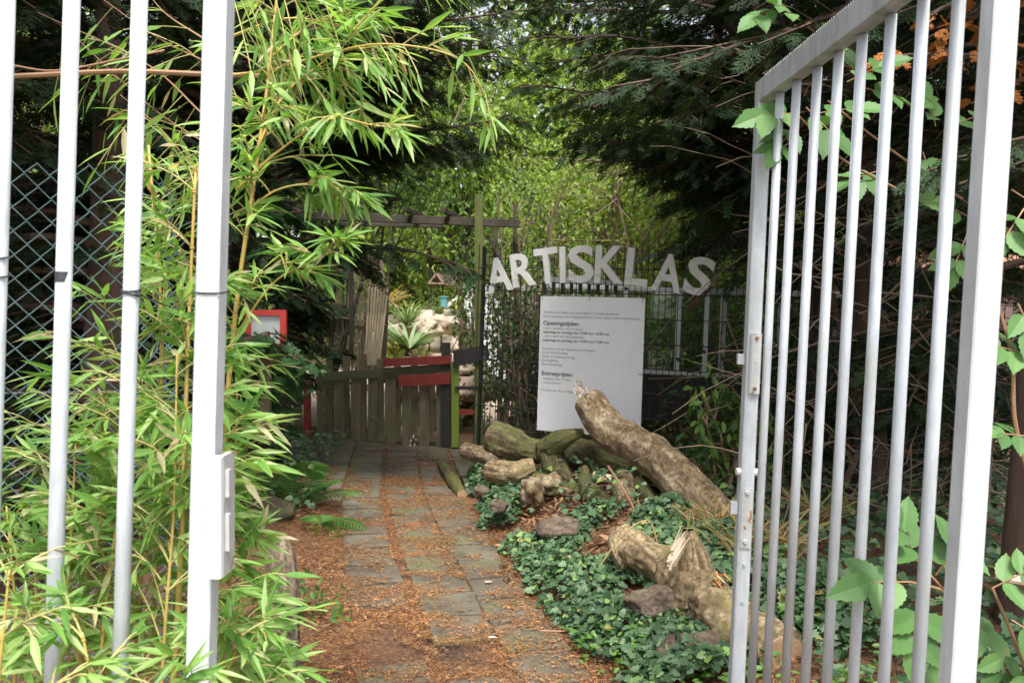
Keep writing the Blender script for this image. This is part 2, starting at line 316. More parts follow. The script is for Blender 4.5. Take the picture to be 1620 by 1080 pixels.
def spray(nside, nsub, seed):
    r = np.random.RandomState(seed); v = []; f = []
    def sliver(p, d, L, w, z0=0, dz=0):
        d = np.array(d)/np.hypot(*d); n = np.array([-d[1], d[0]]); b = len(v)
        a = p; m = p+d*L*.45; e = p+d*L
        for q, zz in ((a-n*w*.15, z0), (m-n*w*.5, z0+dz*.45), (e, z0+dz), (m+n*w*.5, z0+dz*.45)): v.append((q[0], q[1], zz))
        f.append((b, b+1, b+2, b+3))
    sliver(np.array([0., 0.]), (1, 0), 1.0, .03, 0, -.12)
    for i in range(nside):
        for s in (1, -1):
            x = .06+.88*i/nside+r.uniform(-.02, .02); L = .42*(1-x*.75)*r.uniform(.75, 1.1); a = math.radians(r.uniform(38, 55))
            z = -.12*x; dz = r.uniform(-.10, .04); d = np.array([math.cos(a), s*math.sin(a)])
            sliver(np.array([x, 0.]), d, L, .05 if nsub else .11, z, dz)
            for k in range(nsub):
                for s2 in (1, -1):
                    u = .15+.8*k/nsub; a2 = s*a+s2*math.radians(38); 
                    sliver(np.array([x, 0.])+d*L*u, (math.cos(a2), math.sin(a2)), L*.36*(1.1-u*.6), .045, z+dz*u, r.uniform(-.03, .02))
    return tmpl(v, f)
SP_HI = [spray(10, 5, i) for i in range(3)]
SP_MID = [spray(8, 2, 10+i) for i in range(3)]
SP_LO = [spray(9, 0, 20+i) for i in range(3)]
def rnd_unit(n, up=None):
    v = unit(R.normal(size=(n, 3)))
    if up is not None: v[:, 2] = np.abs(v[:, 2])*up+v[:, 2]*(1-up)
    return v
def curve(p0, p1, sag=0.0, n=12, wob=0.0):
    t = np.linspace(0, 1, n)[:, None]; p = (1-t)*p0+t*p1; p[:, 2] += (4*sag*t*(1-t))[:, 0]
    if wob:
        w = np.cumsum(R.normal(size=(n, 3))*wob, 0); w -= w[0]; p = p+w*np.sin(np.pi*t*.9)
    return p
def smooth(pts, n=20):   # catmull-rom
    P = np.asarray(pts, float); P = np.vstack([2*P[0]-P[1], P, 2*P[-1]-P[-2]]); out = []
    k = len(P)-3
    for i in range(k):
        for t in np.linspace(0, 1, max(2, n//k), endpoint=(i == k-1)):
            a, b, c, d = P[i:i+4]; out.append(.5*((2*b)+(-a+c)*t+(2*a-5*b+4*c-d)*t*t+(-a+3*b-3*c+d)*t**3))
    return np.array(out)
# ------------------------------------------------------------------ ground, path
def edge_r(y):   # right edge of the path, x as a function of y
    return np.interp(y, [0, 3.3, 4.2, 5.5, 7, 9], [.55, .25, .02, -.30, -.48, -.55])
def gh(x, y):
    x = np.asarray(x, float); y = np.asarray(y, float)
    d = np.clip((x-edge_r(y))/1.0, 0, 1); m = d*d*(3-2*d)
    wy = np.clip((y-1.5)/1.5, 0, 1)*np.clip((9.5-y)/2.5, 0, 1)
    h = .30*m*wy
    dl = np.clip((-1.05-x)/.8, 0, 1); h = h+.10*dl*wy
    return h+.012*np.sin(x*7.1+y*3)*np.cos(y*5.3-x*2)*(1-np.exp(-((x+.45)/.8)**2*0)) 
ax = np.concatenate([np.linspace(-60, -4, 24), np.linspace(-3.9, 5, 150), np.linspace(5.3, 60, 24)])
ay = np.concatenate([np.linspace(-30, 0, 12), np.linspace(.15, 11, 180), np.linspace(11.3, 90, 34)])
gx, gy = np.meshgrid(ax, ay); gz = gh(gx, gy)
nx = len(ax); ii = (np.arange(len(ay)-1)[:, None]*nx+np.arange(nx-1)[None]).ravel()
g = MB(); g.add(np.stack([gx, gy, gz], -1).reshape(-1, 3), np.stack([ii, ii+1, ii+nx+1, ii+nx], -1))
tag(g.build('ground', M['ground'], smooth=True), 'brown woodland floor strewn with fallen orange needles', kind='structure')
def zg(x, y): return float(gh(x, y))
# path slabs: three columns along the seam read off the photograph
A0 = G(688, 1075); A1 = G(622, 866); pdir = unit(A1-A0)
def seam(y):   # x of the main seam
    return np.interp(y, [2.2, A0[1], A1[1], 6.4, 9.0], [A0[0]-pdir[0]/pdir[1]*(A0[1]-2.2), A0[0], A1[0], G(600, 790)[0], G(588, 722)[0]])
pb = MB(); S = .31
def slab(cx, cy, w, l, ang):
    c, s_ = math.cos(ang), math.sin(ang); z = zg(cx, cy); tlt = R.normal(size=2)*.02; w *= 1-.03*R.rand(); l *= 1-.04*R.rand(); ch = .006; T = []
    for lev, ins in ((-.03, 0), (.012, 0), (.018, ch)):
        for u, v in ((-1,-1),(1,-1),(1,1),(-1,1)):
            a = u*(w/2-ins); b = v*(l/2-ins); T.append((cx+a*c-b*s_, cy+a*s_+b*c, z+lev+a*tlt[0]+b*tlt[1]))
    q = []
    for k in (0, 4): q += [(k+i, k+(i+1) % 4, k+4+(i+1) % 4, k+4+i) for i in range(4)]
    q.append((8, 9, 10, 11)); pb.add(np.array(T), np.array(q))
y = 2.3; row = 0
while y < 8.7:
    ang = math.atan2(seam(y)-seam(y+.5), .5)
    for col in range(-3, 3):
        if col == -1 and (y < 3.9): 
            if not (3.1 < y < 3.45): continue
        if col == -2 and y < 6.0: continue
        if col == -3 and y < 7.2: continue
        if col == 2 and not (3.0 < y < 3.6 or y > 6.3): continue
        if R.rand() < .04: continue
        off = (col+.5)*S*(1.0 if col < 1 else 1.02); stag = [.05, .12, .0, .15, .02, .12][col+3]
        w = S*.955
        slab(seam(y)+off*math.cos(ang)+(.006 if col >= 1 else -.004), y+stag+off*math.sin(ang)+R.normal()*.004, w, S*.955, ang+R.normal()*.022)
    y += S*1.03; row += 1
for q in ((-.82, 8.75), (-.42, 8.8), (-1.15, 8.7)): slab(q[0], q[1], .42, .34, R.normal()*.1)
tag(pb.build('path', M['paver']), 'garden path of square grey concrete slabs with needle filled joints', kind='structure')
# fallen needles
n = 260000
yy = 2.2+6.6*R.rand(n)**1.15; xx = seam(yy)+.10+R.normal(size=n)*.55
rr = np.array([noise.noise(Vector((a*3.0, b*3.0, 0))) for a, b in zip(xx, yy)])
fx = ((xx-seam(yy)) % S)/S; joint = (np.abs(fx-.5) > .36)
on = (np.abs(xx-seam(yy)-.1) < .5+.4*(yy > 6))
yj = ((yy-2.3) % (S*1.03))/(S*1.03); joint |= (np.abs(yj-.5) > .38)
r2 = np.array([noise.noise(Vector((a*9.0, b*9.0, 5))) for a, b in zip(xx, yy)])
keep = ((rr+.7*r2) > -.30) & (~on | (joint & (R.rand(n) < .8)) | (R.rand(n) < np.clip(.32+1.5*(rr+.7*r2), .10, .9))); keep |= (R.rand(n) < .05)
keep |= ((xx < seam(yy)-.3) & (R.rand(n) < .5)); keep &= ~((yy > 7.2) & (R.rand(n) < .8))
xx, yy = xx[keep], yy[keep]
def scatter_flat(mb, T, xx, yy, s0, s1, w, lift=.02, tilt=.25):
    n = len(xx); a = R.rand(n)*6.283; D = np.stack([np.cos(a), np.sin(a), R.normal(size=n)*.12], -1); U = np.stack([R.normal(size=n)*tilt, R.normal(size=n)*tilt, np.ones(n)], -1)
    L = s0+(s1-s0)*R.rand(n); mb.inst(T, np.stack([xx, yy, gh(xx, yy)+lift], -1), D, U, L, L*w)
nb = MB(); scatter_flat(nb, T_QUAD, xx, yy, .007, .024, .2, .028)
k = R.rand(len(xx)) < .03; scatter_flat(nb, SP_LO[0], xx[k], yy[k], .02, .05, .6, .03)
xx2 = edge_r(yy)+R.rand(len(yy))*1.6; scatter_flat(nb, T_QUAD, xx2[:9000], yy[:9000], .012, .04, .3, .012)
tag(nb.build('fallen_needles', M['needle']), 'orange brown fallen needles littering the path', 'needles', kind='stuff')
fl = MB()
for px, py in ((647,726), (668,733), (771,1008), (766,920)):
    q = G(px, py, .03); fl.inst(T_LEAF, [q], [unit(V(1, .3, 0))], [V(0, .1, 1)], .05, .05)
tag(fl.build('fallen_leaves', M['paleboard']), 'few pale fallen leaves lying on the slabs', 'leaves', kind='stuff')
# ------------------------------------------------------------------ right gate leaf (standing open)
XS = [1193, 1218, 1243, 1274, 1306, 1341, 1384, 1433, 1488, 1545]
def line_at(x, y, slope, Y, z0, z1):
    a = pt(x+slope*(100-y), 100, Y); b = pt(x+slope*(1000-y), 1000, Y); d = b-a
    return a+d*((z0-a[2])/d[2]), a+d*((z1-a[2])/d[2])
gz_ = lambda t: 2.7*(1-.05*t)
b0, t0 = line_at(1193, 480, -.047, gz_(0), .06, 2.26)
gate = thing('metal_gate', b0-V(0, 0, .06), 'open galvanised bar gate leaf with serrated top rail standing on the right', 'gate', 'galvanised leaves of the entrance gate')
sdir = unit(V(pt(1500, 500, gz_(8))[0]-t0[0], gz_(8)-gz_(0), 0))
st = MB().beam(b0, t0, .045, .045, V(1, 0, 0), .003).build('stile', M['steel'], gate)
for i in range(1, 9):
    sl = -.047-.0017*i
    b, t_ = line_at(XS[i], 480, sl, gz_(i), .10, 2.195)
    MB().tube([b, (b*.5+t_*.5), t_], .0128, 14).build('bar', M['steel'], gate, smooth=True)
b9, t9 = line_at(1546, 480, -.060, gz_(9.1), .06, 2.26)
MB().beam(b9, t9, .03, .03, V(1, 0, 0), .003).build('hinge_stile', M['steel'], gate)
rt0 = t0*1; rt9 = t9*1; rt0[2] = 2.232; rt9[2] = 2.232
rail = MB().beam(rt0-sdir*.02, rt9, .045, .072, np.cross(sdir, V(0, 0, 1)), .003).build('top_rail', M['steel_rail'], gate)
bt0 = b0*1; bt9 = b9*1; bt0[2] = .10; bt9[2] = .10
MB().beam(bt0, bt9, .04, .05, np.cross(sdir, V(0, 0, 1)), .003).build('bottom_rail', M['steel'], gate)
tm = MB(); L = np.linalg.norm(rt9-rt0); a = unit(rt9-rt0); nn = int(L/.0125); sd = np.cross(a, V(0, 0, 1))
for i in range(nn):
    q = rt0+a*(i+.5)*.0125+V(0, 0, .036)
    tm.add([q-a*.005-sd*.002, q+a*.005-sd*.002, q+a*.005+sd*.002, q-a*.005+sd*.002, q-a*.003+V(0, 0, .024)], [np.array([[0,1,4],[1,2,4],[2,3,4],[3,0,4]])])
tm.beam(rt0+V(0, 0, .037), rt9+V(0, 0, .037), .02, .003, sd)
tm.build('serrated_strip', M['steel_dull'], rail)
# handle plate, lock plate, screws on the near face of the stile
def on_stile(py, dx=0, dy=-.0235): 
    f = (b0*1, t0*1); zz = pt(1185, py, gz_(0))[2]; q = f[0]+(f[1]-f[0])*((zz-f[0][2])/(f[1][2]-f[0][2])); return q+V(dx, dy, 0)
up = unit(t0-b0)
hp = MB().beam(on_stile(621, .004, -.030), on_stile(527, .004, -.030), .036, .012, V(1, 0, 0), .005).build('handle_plate', M['steel_dull'], gate)
for py in (534, 613): MB().tube([on_stile(py, .004, -.036), on_stile(py, .004, -.041)], .006, 8).build('screw', M['rust'], hp)
lp = MB().beam(on_stile(863, -.001, -.026), on_stile(770, -.001, -.026), .037, .005, V(1, 0, 0), .002).build('lock_plate', M['steel_dull'], gate)
for py in (776, 853): MB().tube([on_stile(py, -.001, -.029), on_stile(py, -.001, -.035)], [.009, .006], 10).build('bolt', M['steel'], lp)
for py in (890, 948): MB().tube([on_stile(py, 0, -.0225), on_stile(py, 0, -.028)], .005, 8).build('screw', M['steel_dull'], gate)
MB().box(on_stile(568, -.036, 0), .022, .018, .034).build('latch_bolt', M['steel'], gate)
MB().box(on_stile(803, -.036, 0), .022, .018, .040).build('latch_bolt', M['steel'], gate)
MB().tube([on_stile(745, -.036, -.01), on_stile(745, .034, -.01)], .012, 10).build('clamp', M['white_box'], gate)
hpb, hpt = line_at(1552, 480, -.064, 1.40, 0, 2.6)
post = thing('gate_post', hpb, 'thick pale gate post at the right side of the entrance, glaring in daylight', 'post')
MB().beam(hpb, hpt, .043, .045, V(1, 0, 0), .003).build('post', M['steel_rough'], post)
MB().box(hpt, .055, .055, .012).build('cap', M['steel'], post)
# ------------------------------------------------------------------ left leaf (closed)
YL = 1.45
lb, lt = line_at(334, 480, -.027, YL, .06, 2.26)
gl_ = thing('metal_gate', lb-V(0, 0, .06), 'closed galvanised gate leaf on the left with bamboo growing through its bars', 'gate', 'galvanised leaves of the entrance gate')
MB().beam(lb, lt, .041, .045, V(1, 0, 0), .003).build('stile', M['steel_rough'], gl_)
lbars = []
for x in (207, 100, -3, -108, -215):
    b, t_ = line_at(x, 480, -.029, YL, .10, 2.195); bo = MB().tube([b, (b+t_)/2, t_], .0138, 14).build('bar', M['steel'], gl_, smooth=True); lbars.append((bo, b, t_))
lb2, lt2 = line_at(-320, 480, -.029, YL, .06, 2.26)
MB().beam(lb2, lt2, .045, .045, V(1, 0, 0), .003).build('hinge_stile', M['steel'], gl_)
q0 = lt*1; q1 = lt2*1; q0[2] = q1[2] = 2.232; MB().beam(q0, q1, .072, .045, V(0, 0, 1), .003).build('top_rail', M['steel'], gl_)
q0 = lb*1; q1 = lb2*1; q0[2] = q1[2] = .10; MB().beam(q0, q1, .05, .04, V(0, 0, 1), .003).build('bottom_rail', M['steel'], gl_)
kp = MB().beam(pt(343, 911, YL-.035), pt(343, 722, YL-.035), .024, .030, V(1, 0, 0), .002).build('lock_keeper', M['white_box'], gl_)
kp2 = MB().beam(pt(358, 905, YL-.01), pt(358, 717, YL-.01), .010, .06, V(1, 0, 0), .001).build('keeper_plate', M['steel_dull'], kp)
for a_, b_ in ((742, 785), (812, 870)): MB().beam(pt(359.5, b_, YL-.022), pt(359.5, a_, YL-.022), .0105, .012, V(1, 0, 0)).build('bolt_slot', M['steel_dull'], kp)
MB().tube([pt(337, 1034, YL-.0225+.01)+V(.012,-.012,0), pt(337, 1034, YL-.03)+V(.012,-.012,0)], .003, 8).build('screw', M['tape'], gl_)
def ring_at(b, t_, py, r, th=.0016, name='wire_tie', par=None, n=2, mat='tape', sq=False):
    m = MB()
    for k in range(n):
        zz = pt(200, py+4*k, YL)[2]; c = b+(t_-b)*((zz-b[2])/(t_[2]-b[2])); an = np.linspace(0, 2*math.pi, 17)
        P = np.stack([c[0]+r*np.cos(an), c[1]+r*np.sin(an), c[2]+.003*np.sin(an+k*2)], -1)
        if sq:
            e = np.maximum(np.abs(np.cos(an)), np.abs(np.sin(an))); P[:, 0] = c[0]+r*np.cos(an)/e; P[:, 1] = c[1]+r*np.sin(an)/e
        m.tube(P, th, 5)
    return m.build(name, M[mat], par)
ring_at(lbars[0][1], lbars[0][2], 458, .0155, par=lbars[0][0], n=3)
ring_at(lbars[2][1], lbars[2][2], 413, .0155, par=lbars[2][0], n=1); ring_at(lbars[2][1], lbars[2][2], 443, .0155, par=lbars[2][0], n=1)
ring_at(lb, lt, 457, .0245, par=gl_, n=1, sq=True)
m_ = MB(); 
for k in range(2): m_.tube(smooth([pt(214, 462+3*k, YL-.015), pt(232, 470+2*k, YL+.02), pt(262, 485-3*k, YL+.12)], 10), .001, 5)
m_.build('wire_tail', M['tape'], lbars[0][0])
b, t_ = lbars[1][1:]; zz = pt(105, 439, YL)[2]; c = b+(t_-b)*((zz-b[2])/(t_[2]-b[2]))
m_ = MB(); an = np.linspace(math.radians(185), math.radians(325), 10); vs = []
for h_, a_ in ((.010, 1), (-.008, .6)):
    vs += [(c[0]+.0146*math.cos(a*a_+(1-a_)*4.6), c[1]+.0146*math.sin(a*a_+(1-a_)*4.6), c[2]+h_) for a in an]
m_.add(np.array(vs), np.array([(i, i+1, 11+i, 10+i) for i in range(9)])); m_.build('black_tape', M['tape'], lbars[1][0])
# ------------------------------------------------------------------ chain link fence on the left
cf = thing('chain_link_fence', V(-1.5, 2.7, 0), 'sagging green chain link fence behind the left gate leaf', 'fence')
P0 = V(-2.3, 2.0, 0); P1 = V(-.98, 2.75, 0); dirf = unit(P1-P0); Lf = np.linalg.norm(P1-P0); wv = MB(); pw = .036; nrm = V(-dirf[1], dirf[0], 0)
nw = int(Lf/pw); topf = lambda u: 1.95+.05*math.sin(u*5)-.10*max(0, u-1.15)
for i in range(nw+4):
    u0 = i*pw; zt = topf(min(u0, Lf)); k = int((zt-.05)/.036); P = []
    for j in range(k+1):
        sgn = 1 if ((j+i) % 2) else -1
        u = u0+sgn*pw*.5; z = 1.95-j*.036-(1.95-zt)*(1-j/k)
        if i >= nw-4: u = u-(i-nw+4)*.03*(1+.5*math.sin(z*9+i)); 
        u += .015*math.sin(z*3.1+u0*4); off = .05*math.sin(u*3)*math.sin(z*2.3)+.0025*sgn*(1 if i % 2 else -1)
        P.append(P0+dirf*u+nrm*off+V(0, 0, z+.02*math.sin(u*3.7)))
    P = np.array(P); wv.segs(P[:-1], P[1:], .0022, .0022, 5)
wv.build('mesh', M['wire_green'], cf)
for u in (.0, 1.45):
    q = P0+dirf*u; MB().tube([q+V(0, .04, 0), q+V(0, .04, 2.0)], .019, 12).build('fence_post', M['wire_green'], cf, smooth=True)
for z in (.5, 1.2): MB().tube([P0+V(0, .015, z), P1+V(0, .015, z)], .0015, 5).build('tension_wire', M['wire_green'], cf)
# ------------------------------------------------------------------ black mesh fence
f0 = V(-.31, 7.2, 0); f1 = V(1.84, 6.3, 0); fd = unit(f1-f0); fn = V(fd[1], -fd[0], 0); fe = f0+fd*5.6
mf = thing('mesh_fence', f0, 'tall black welded mesh fence carrying the notice board', 'fence')
w = MB(); L = np.linalg.norm(fe-f0); us = np.arange(0, L, .05); base = f0[None]+fd[None]*us[:, None]
w.segs(base+V(0, 0, .05), base+V(0, 0, 2.055), .0034, .0034, 4)
zs = np.arange(.06, 2.04, .2)
for z in zs:
    for o in (.006, -.006): w.segs([f0+fn*o+V(0, 0, z)], [fe+fn*o+V(0, 0, z)], .0045, .0045, 4)
w.build('mesh_panel', M['wire_black'], mf)
for u in (.03, 2.55, 5.05): MB().beam(f0+fd*u-fn*.04, f0+fd*u-fn*.04+V(0, 0, 2.04), .025, .04, fd, .004).build('post', M['wire_black'], mf)
# letters and notice
def text_mesh(s, size, ex=0.0, off=0.0, bevel=0.0, align='CENTER', sp=1.0):
    cu = bpy.data.curves.new('txt', 'FONT'); cu.body = s; cu.size = size; cu.extrude = ex; cu.offset = off; cu.bevel_depth = bevel; cu.align_x = align; cu.space_character = sp; cu.resolution_u = 4
    o = bpy.data.objects.new('txt', cu); C.objects.link(o); bpy.context.view_layer.update()
    dg = bpy.context.evaluated_depsgraph_get(); me = bpy.data.meshes.new_from_object(o.evaluated_get(dg)); bpy.data.objects.remove(o)
    v = np.empty(len(me.vertices)*3); me.vertices.foreach_get('co', v); v = v.reshape(-1, 3)
    fs = {}
    for p_ in me.polygons: fs.setdefault(len(p_.vertices), []).append(list(p_.vertices))
    bpy.data.meshes.remove(me); return v, [np.array(x) for x in fs.values()]
LET = [('A',788.8,434.6,53,9,'first'),('R',827.5,426.7,52,7.5,''),('T',865,420.5,55,6,''),('I',890.5,418.9,56,1,''),('S',919.8,417.6,58,0,''),('K',964.5,418.3,58,-3,''),('L',1008.6,422.3,58,-5.5,''),('A',1057.4,431.8,58,-9,''),('S',1107,437,60,-14,'')]
LLAB = ['pale capital A at the left start of the arched name, next to the green post','pale capital R between the first A and the T','pale capital T between the R and the I','pale capital I, narrowest letter on the mesh fence','upright pale capital S between the I and the K','pale capital K in the middle of the arched name','pale capital L between the K and the last A','tilted pale capital A between the L and the last S','tilted pale capital S with a stain, rightmost letter on the fence']
for (ch, px, py, hp_, rot, _), lab in zip(LET, LLAB):
    c = on_plane(px, py, f0+fn*.03, fn); sc = F/c[1]; H = hp_/sc*1.02
    v, fs = text_mesh(ch, H/.72, .012, H*.035)
    mn, mxx = v.min(0), v.max(0); v = v-(mn+mxx)/2; v[:, :2] *= H/(mxx-mn)[1]
    if ch != 'I': 
        wpx = {'A': .80, 'R': .74, 'T': .70, 'S': .71, 'K': .80, 'L': .62}[ch]*H; v[:, 0] *= wpx/(v[:, 0].max()-v[:, 0].min())
    else: v[:, 0] *= H*.17/(v[:, 0].max()-v[:, 0].min())
    a = math.radians(rot)+ROLL; v2 = np.stack([v[:, 0]*math.cos(a)-v[:, 1]*math.sin(a), v[:, 0]*math.sin(a)+v[:, 1]*math.cos(a), v[:, 2]], -1)
    W_ = c+v2[:, 0:1]*fd+v2[:, 1:2]*V(0, 0, 1)+v2[:, 2:3]*fn
    b_ = MB(); b_.add(W_, fs); o = b_.build('sign_letter', M['letter'], loc=c); tag(o, lab, 'letter', 'pale letters of the name on the mesh fence')
bp0 = f0+fn*.03
cs = [on_plane(x, y_, bp0, fn) for x, y_ in ((850,683),(1016,691),(1018,475),(855,465))]
bw = (np.linalg.norm(cs[1]-cs[0])+np.linalg.norm(cs[2]-cs[3]))/2; bh = (np.linalg.norm(cs[3]-cs[0])+np.linalg.norm(cs[2]-cs[1]))/2
bc = sum(cs)/4; bx = unit((cs[1]-cs[0])+(cs[2]-cs[3])); by = unit((cs[3]-cs[0])+(cs[2]-cs[1])); by = unit(by-bx*np.dot(by, bx))
board = thing('notice_board', bc-by*bh/2, 'large white notice board with opening hours and entry prices in black print', 'notice board')
MB().beam(bc-by*bh/2, bc+by*bh/2, bw, .008, bx, .001).build('panel', M['board'], board)
def put(s, fx_, fy_, hfrac, bold=False, ink='ink', width=None):
    v, fs = text_mesh(s, hfrac*bh, 0, hfrac*bh*.022 if bold else 0, align='LEFT')
    if width:
        ww = v[:, 0].max()-v[:, 0].min(); v[:, 0] = (v[:, 0]-v[:, 0].min())*(width*bw/ww)
    o = bc+bx*(fx_-.5)*bw+by*(.5-fy_)*bh+fn*.0055
    b_ = MB(); b_.add(o+v[:, 0:1]*bx+v[:, 1:2]*by+v[:, 2:3]*fn, fs); b_.build('lettering', M[ink], board)
yv = lambda p_: (p_-465)/218     # photo row on the left edge to a board fraction
rows = [('Artisklas is alleen op zaterdag en zondag geopend!', .125, .024, 0, .73), ('Elke maandag t/m vrijdag gesloten (ook tijdens schoolvakanties)', .155, .024, 0, .92),
 ('Openingstijden:', .212, .042, 1, .355), ('- van 1 oktober t/m 31 maart', .244, .024, 0, .39), ('zaterdag en zondag van 13:00 tot 16:00 uur', .272, .024, 1, .65),
 ('- van 1 april t/m 30 september', .302, .024, 0, .415), ('zaterdag en zondag van 13:00 tot 17:00 uur', .332, .024, 1, .65),
 ('Gesloten op de volgende feestdagen:', .395, .024, 0, .52), ('1e en 2e Kerstdag,', .424, .024, 0, .255), ('Oud- en nieuwjaarsdag,', .453, .024, 0, .325), ('Koningsdag,', .482, .024, 0, .165), ('Bevrijdingsdag.', .511, .024, 0, .205),
 ('Entreeprijzen:', .585, .042, 1, .31), ('- kinderen (tot 12 jaar)', .617, .024, 0, .29), ('- volwassenen', .647, .024, 0, .19), ('Huisdieren niet toegestaan', .703, .024, 0, .375)]
for s_, fy_, h_, bd, wd in rows: put(s_, .035, fy_, h_, bd, 'ink' if bd else 'ink2', wd)
put('\u20ac1,50', .37, .625, .024, 0, 'ink2', .075); put('\u20ac3,00', .37, .655, .024, 0, 'ink2', .075)
for fx_, fy_ in ((.02, 0), (.48, 0), (.98, .0), (.0, .52), (1., .54), (0, .97)):
    o = bc+bx*(fx_-.5)*bw+by*(.5-fy_)*bh
    dv = by if fy_ < .1 else bx
    MB().tube([o-dv*.035*(1 if fy_ < .1 else 1)+fn*.006, o+fn*.008, o+dv*.03-fn*.02], .0022, 5).build('cable_tie', M['tape'], board)
# ------------------------------------------------------------------ wooden gate
YG = 8.7
def qbox(mb, x0, y0, x1, y1, Y, th, skew=0):   # board spanning photo pixels at depth Y, real thickness th
    c = [pt(x0, y1, Y), pt(x1, y1+skew, Y), pt(x1, y0+skew, Y), pt(x0, y0, Y)]; d = V(0, th, 0)
    mb.hexa([c[0], c[1], c[1]+d, c[0]+d, c[3], c[2], c[2]+d, c[3]+d]); return mb
wg = thing('wooden_gate', G(600, 714), 'low weathered picket gate closing the end of the path, with two red boards', 'gate')
k = 0
for x in range(501, 698, 27):
    qbox(MB(), x, 592-R.rand()*3, x+16+R.randint(-1, 2), 712-R.rand()*2, YG, .02).build('picket', M['picket'], wg)
    qbox(MB(), x+14, 556+R.rand()*14, x+25, 702, YG+.05, .02).build('back_picket', M['picket'], wg)
    k += 1
qbox(MB(), 498, 590, 704, 604, YG-.025, .022, -15).build('rail', M['picket_rail'], wg)
qbox(MB(), 500, 688, 700, 699, YG+.025, .02, 0).build('lower_rail', M['picket'], wg)
qbox(MB(), 698, 542, 712, 709, YG-.06, .07).build('gate_post', M['black'], wg)
qbox(MB(), 605, 567, 713, 580, YG-.085, .022, -5).build('red_board', M['red'], wg)
qbox(MB(), 630, 594, 712, 612, YG-.085, .022, -5).build('red_board', M['red'], wg)
qbox(MB(), 480, 602, 490, 700, YG-.02, .06).build('red_post', M['red'], wg)
m_ = MB()
for px, py, r in ((654, 690, .014), (650, 697, .012), (656, 703, .011), (649, 705, .016), (658, 695, .008)):
    q = pt(px, py, YG-.004); a = np.linspace(0, 6.28, 8)[:-1]; m_.add(np.stack([q[0]+r*np.cos(a)*.6, np.full(7, q[1]), q[2]+r*1.5*np.sin(a)], -1), np.arange(7))
m_.build('paint_spot', M['whitepaint'], wg)
m_ = MB(); 
for i in range(6): 
    q = pt(714.5+.4*(i % 2), 566+i*3, YG-.05); m_.tube([q-V(.006, 0, .006), q+V(.006, 0, 0), q-V(.006, 0, -.012)], .004, 5)
m_.build('latch_chain', M['steel_dull'], wg)
sf = thing('side_fence', G(470, 705), 'short dark picket fence left of the gate, half hidden by fir twigs', 'fence')
for x in range(430, 480, 17): qbox(MB(), x, 610, x+13, 700, YG+.02, .02).build('picket', M['picket'], sf)
qbox(MB(), 425, 628, 482, 640, YG-.01, .02).build('rail', M['picket_rail'], sf)
pf = thing('ladder_frame', G(738, 705), 'olive green post frame like a ladder with dark plank and rungs beside the gate', 'frame')
qbox(MB(), 714, 572, 726, 707, YG-.10, .06).build('short_post', M['greenpaint'], pf)
qbox(MB(), 751, 307, 764, 706, YG-.12, .07).build('tall_post', M['olive'], pf)
c4 = [pt(717, 580, YG-.15), pt(774, 570, YG-.15), pt(772, 545, YG-.15), pt(717, 555, YG-.15)]
mm = MB(); d = V(0, .03, 0); mm.hexa([c4[0], c4[1], c4[1]+d, c4[0]+d, c4[3], c4[2], c4[2]+d, c4[3]+d]); mm.build('dark_plank', M['black'], pf)
qbox(MB(), 720, 611, 757, 616, YG-.13, .03).build('rung', M['black'], pf)
qbox(MB(), 724, 647, 752, 655, YG-.08, .03, 1).build('rung', M['red'], pf)
# pergola
pg = thing('pergola', G(560, 705), 'dark timber pergola spanning above the wooden gate', 'pergola')
def pbeam(a, b, w, d, name, mat='beam', Y0=YG+.05, Y1=None):
    MB().beam(pt(*a, Y0), pt(*b, Y1 or Y0), w, d, V(0, 1, 0), .004).build(name, M[mat], pg)
pbeam((420, 338), (822, 354), .05, .085, 'beam'); pbeam((540, 354), (700, 358), .04, .04, 'batten', Y0=YG+.3)
pbeam((640, 330), (672, 344), .05, .05, 'rafter', Y0=YG-.2, Y1=YG+.5); pbeam((700, 332), (728, 346), .05, .05, 'rafter', Y0=YG-.2, Y1=YG+.5); pbeam((560, 328), (590, 342), .05, .05, 'rafter', Y0=YG-.2, Y1=YG+.5)
pbeam((555, 352), (556, 560), .045, .045, 'post', Y0=YG+.2); pbeam((815, 322), (813, 470), .04, .04, 'post', Y0=YG+.2); pbeam((784, 352), (784, 470), .05, .05, 'post', Y0=YG+.25); pbeam((770, 372), (792, 408), .03, .04, 'brace', Y0=YG+.1)
# reed screen behind gate
rs = thing('reed_screen', G(560, 690), 'upright screen of thin grey reed poles leaning behind the gate', 'screen')
for i in range(26):
    x = 532+i*3.0; top = 398+(x-532)*.17+R.randint(-3, 4)
    MB().tube([pt(x+R.normal()*.6, 575+R.rand()*20, 9.4+R.rand()*.05), pt(x+R.normal()*1.2, top, 9.4+R.rand()*.04)], .007+.003*R.rand(), 6).build('pole', M['reed'], rs)
for y_ in (425, 440, 500): MB().beam(pt(531, y_, 9.36), pt(610, y_+13, 9.36), .02, .02, V(0, 1, 0)).build('cross_stick', M['reed'], rs)
lb_ = thing('leaning_slats', G(592, 690), 'bundle of pale slats leaning upright above the gate rail', 'slats')
for i in range(7): MB().beam(pt(578+i*3.5, 578, 9.0+.02*(i % 2)), pt(584+i*5, 456-R.randint(0, 8), 9.25), .022, .012, V(1, 0, 0)).build('slat', M['reed'], lb_)
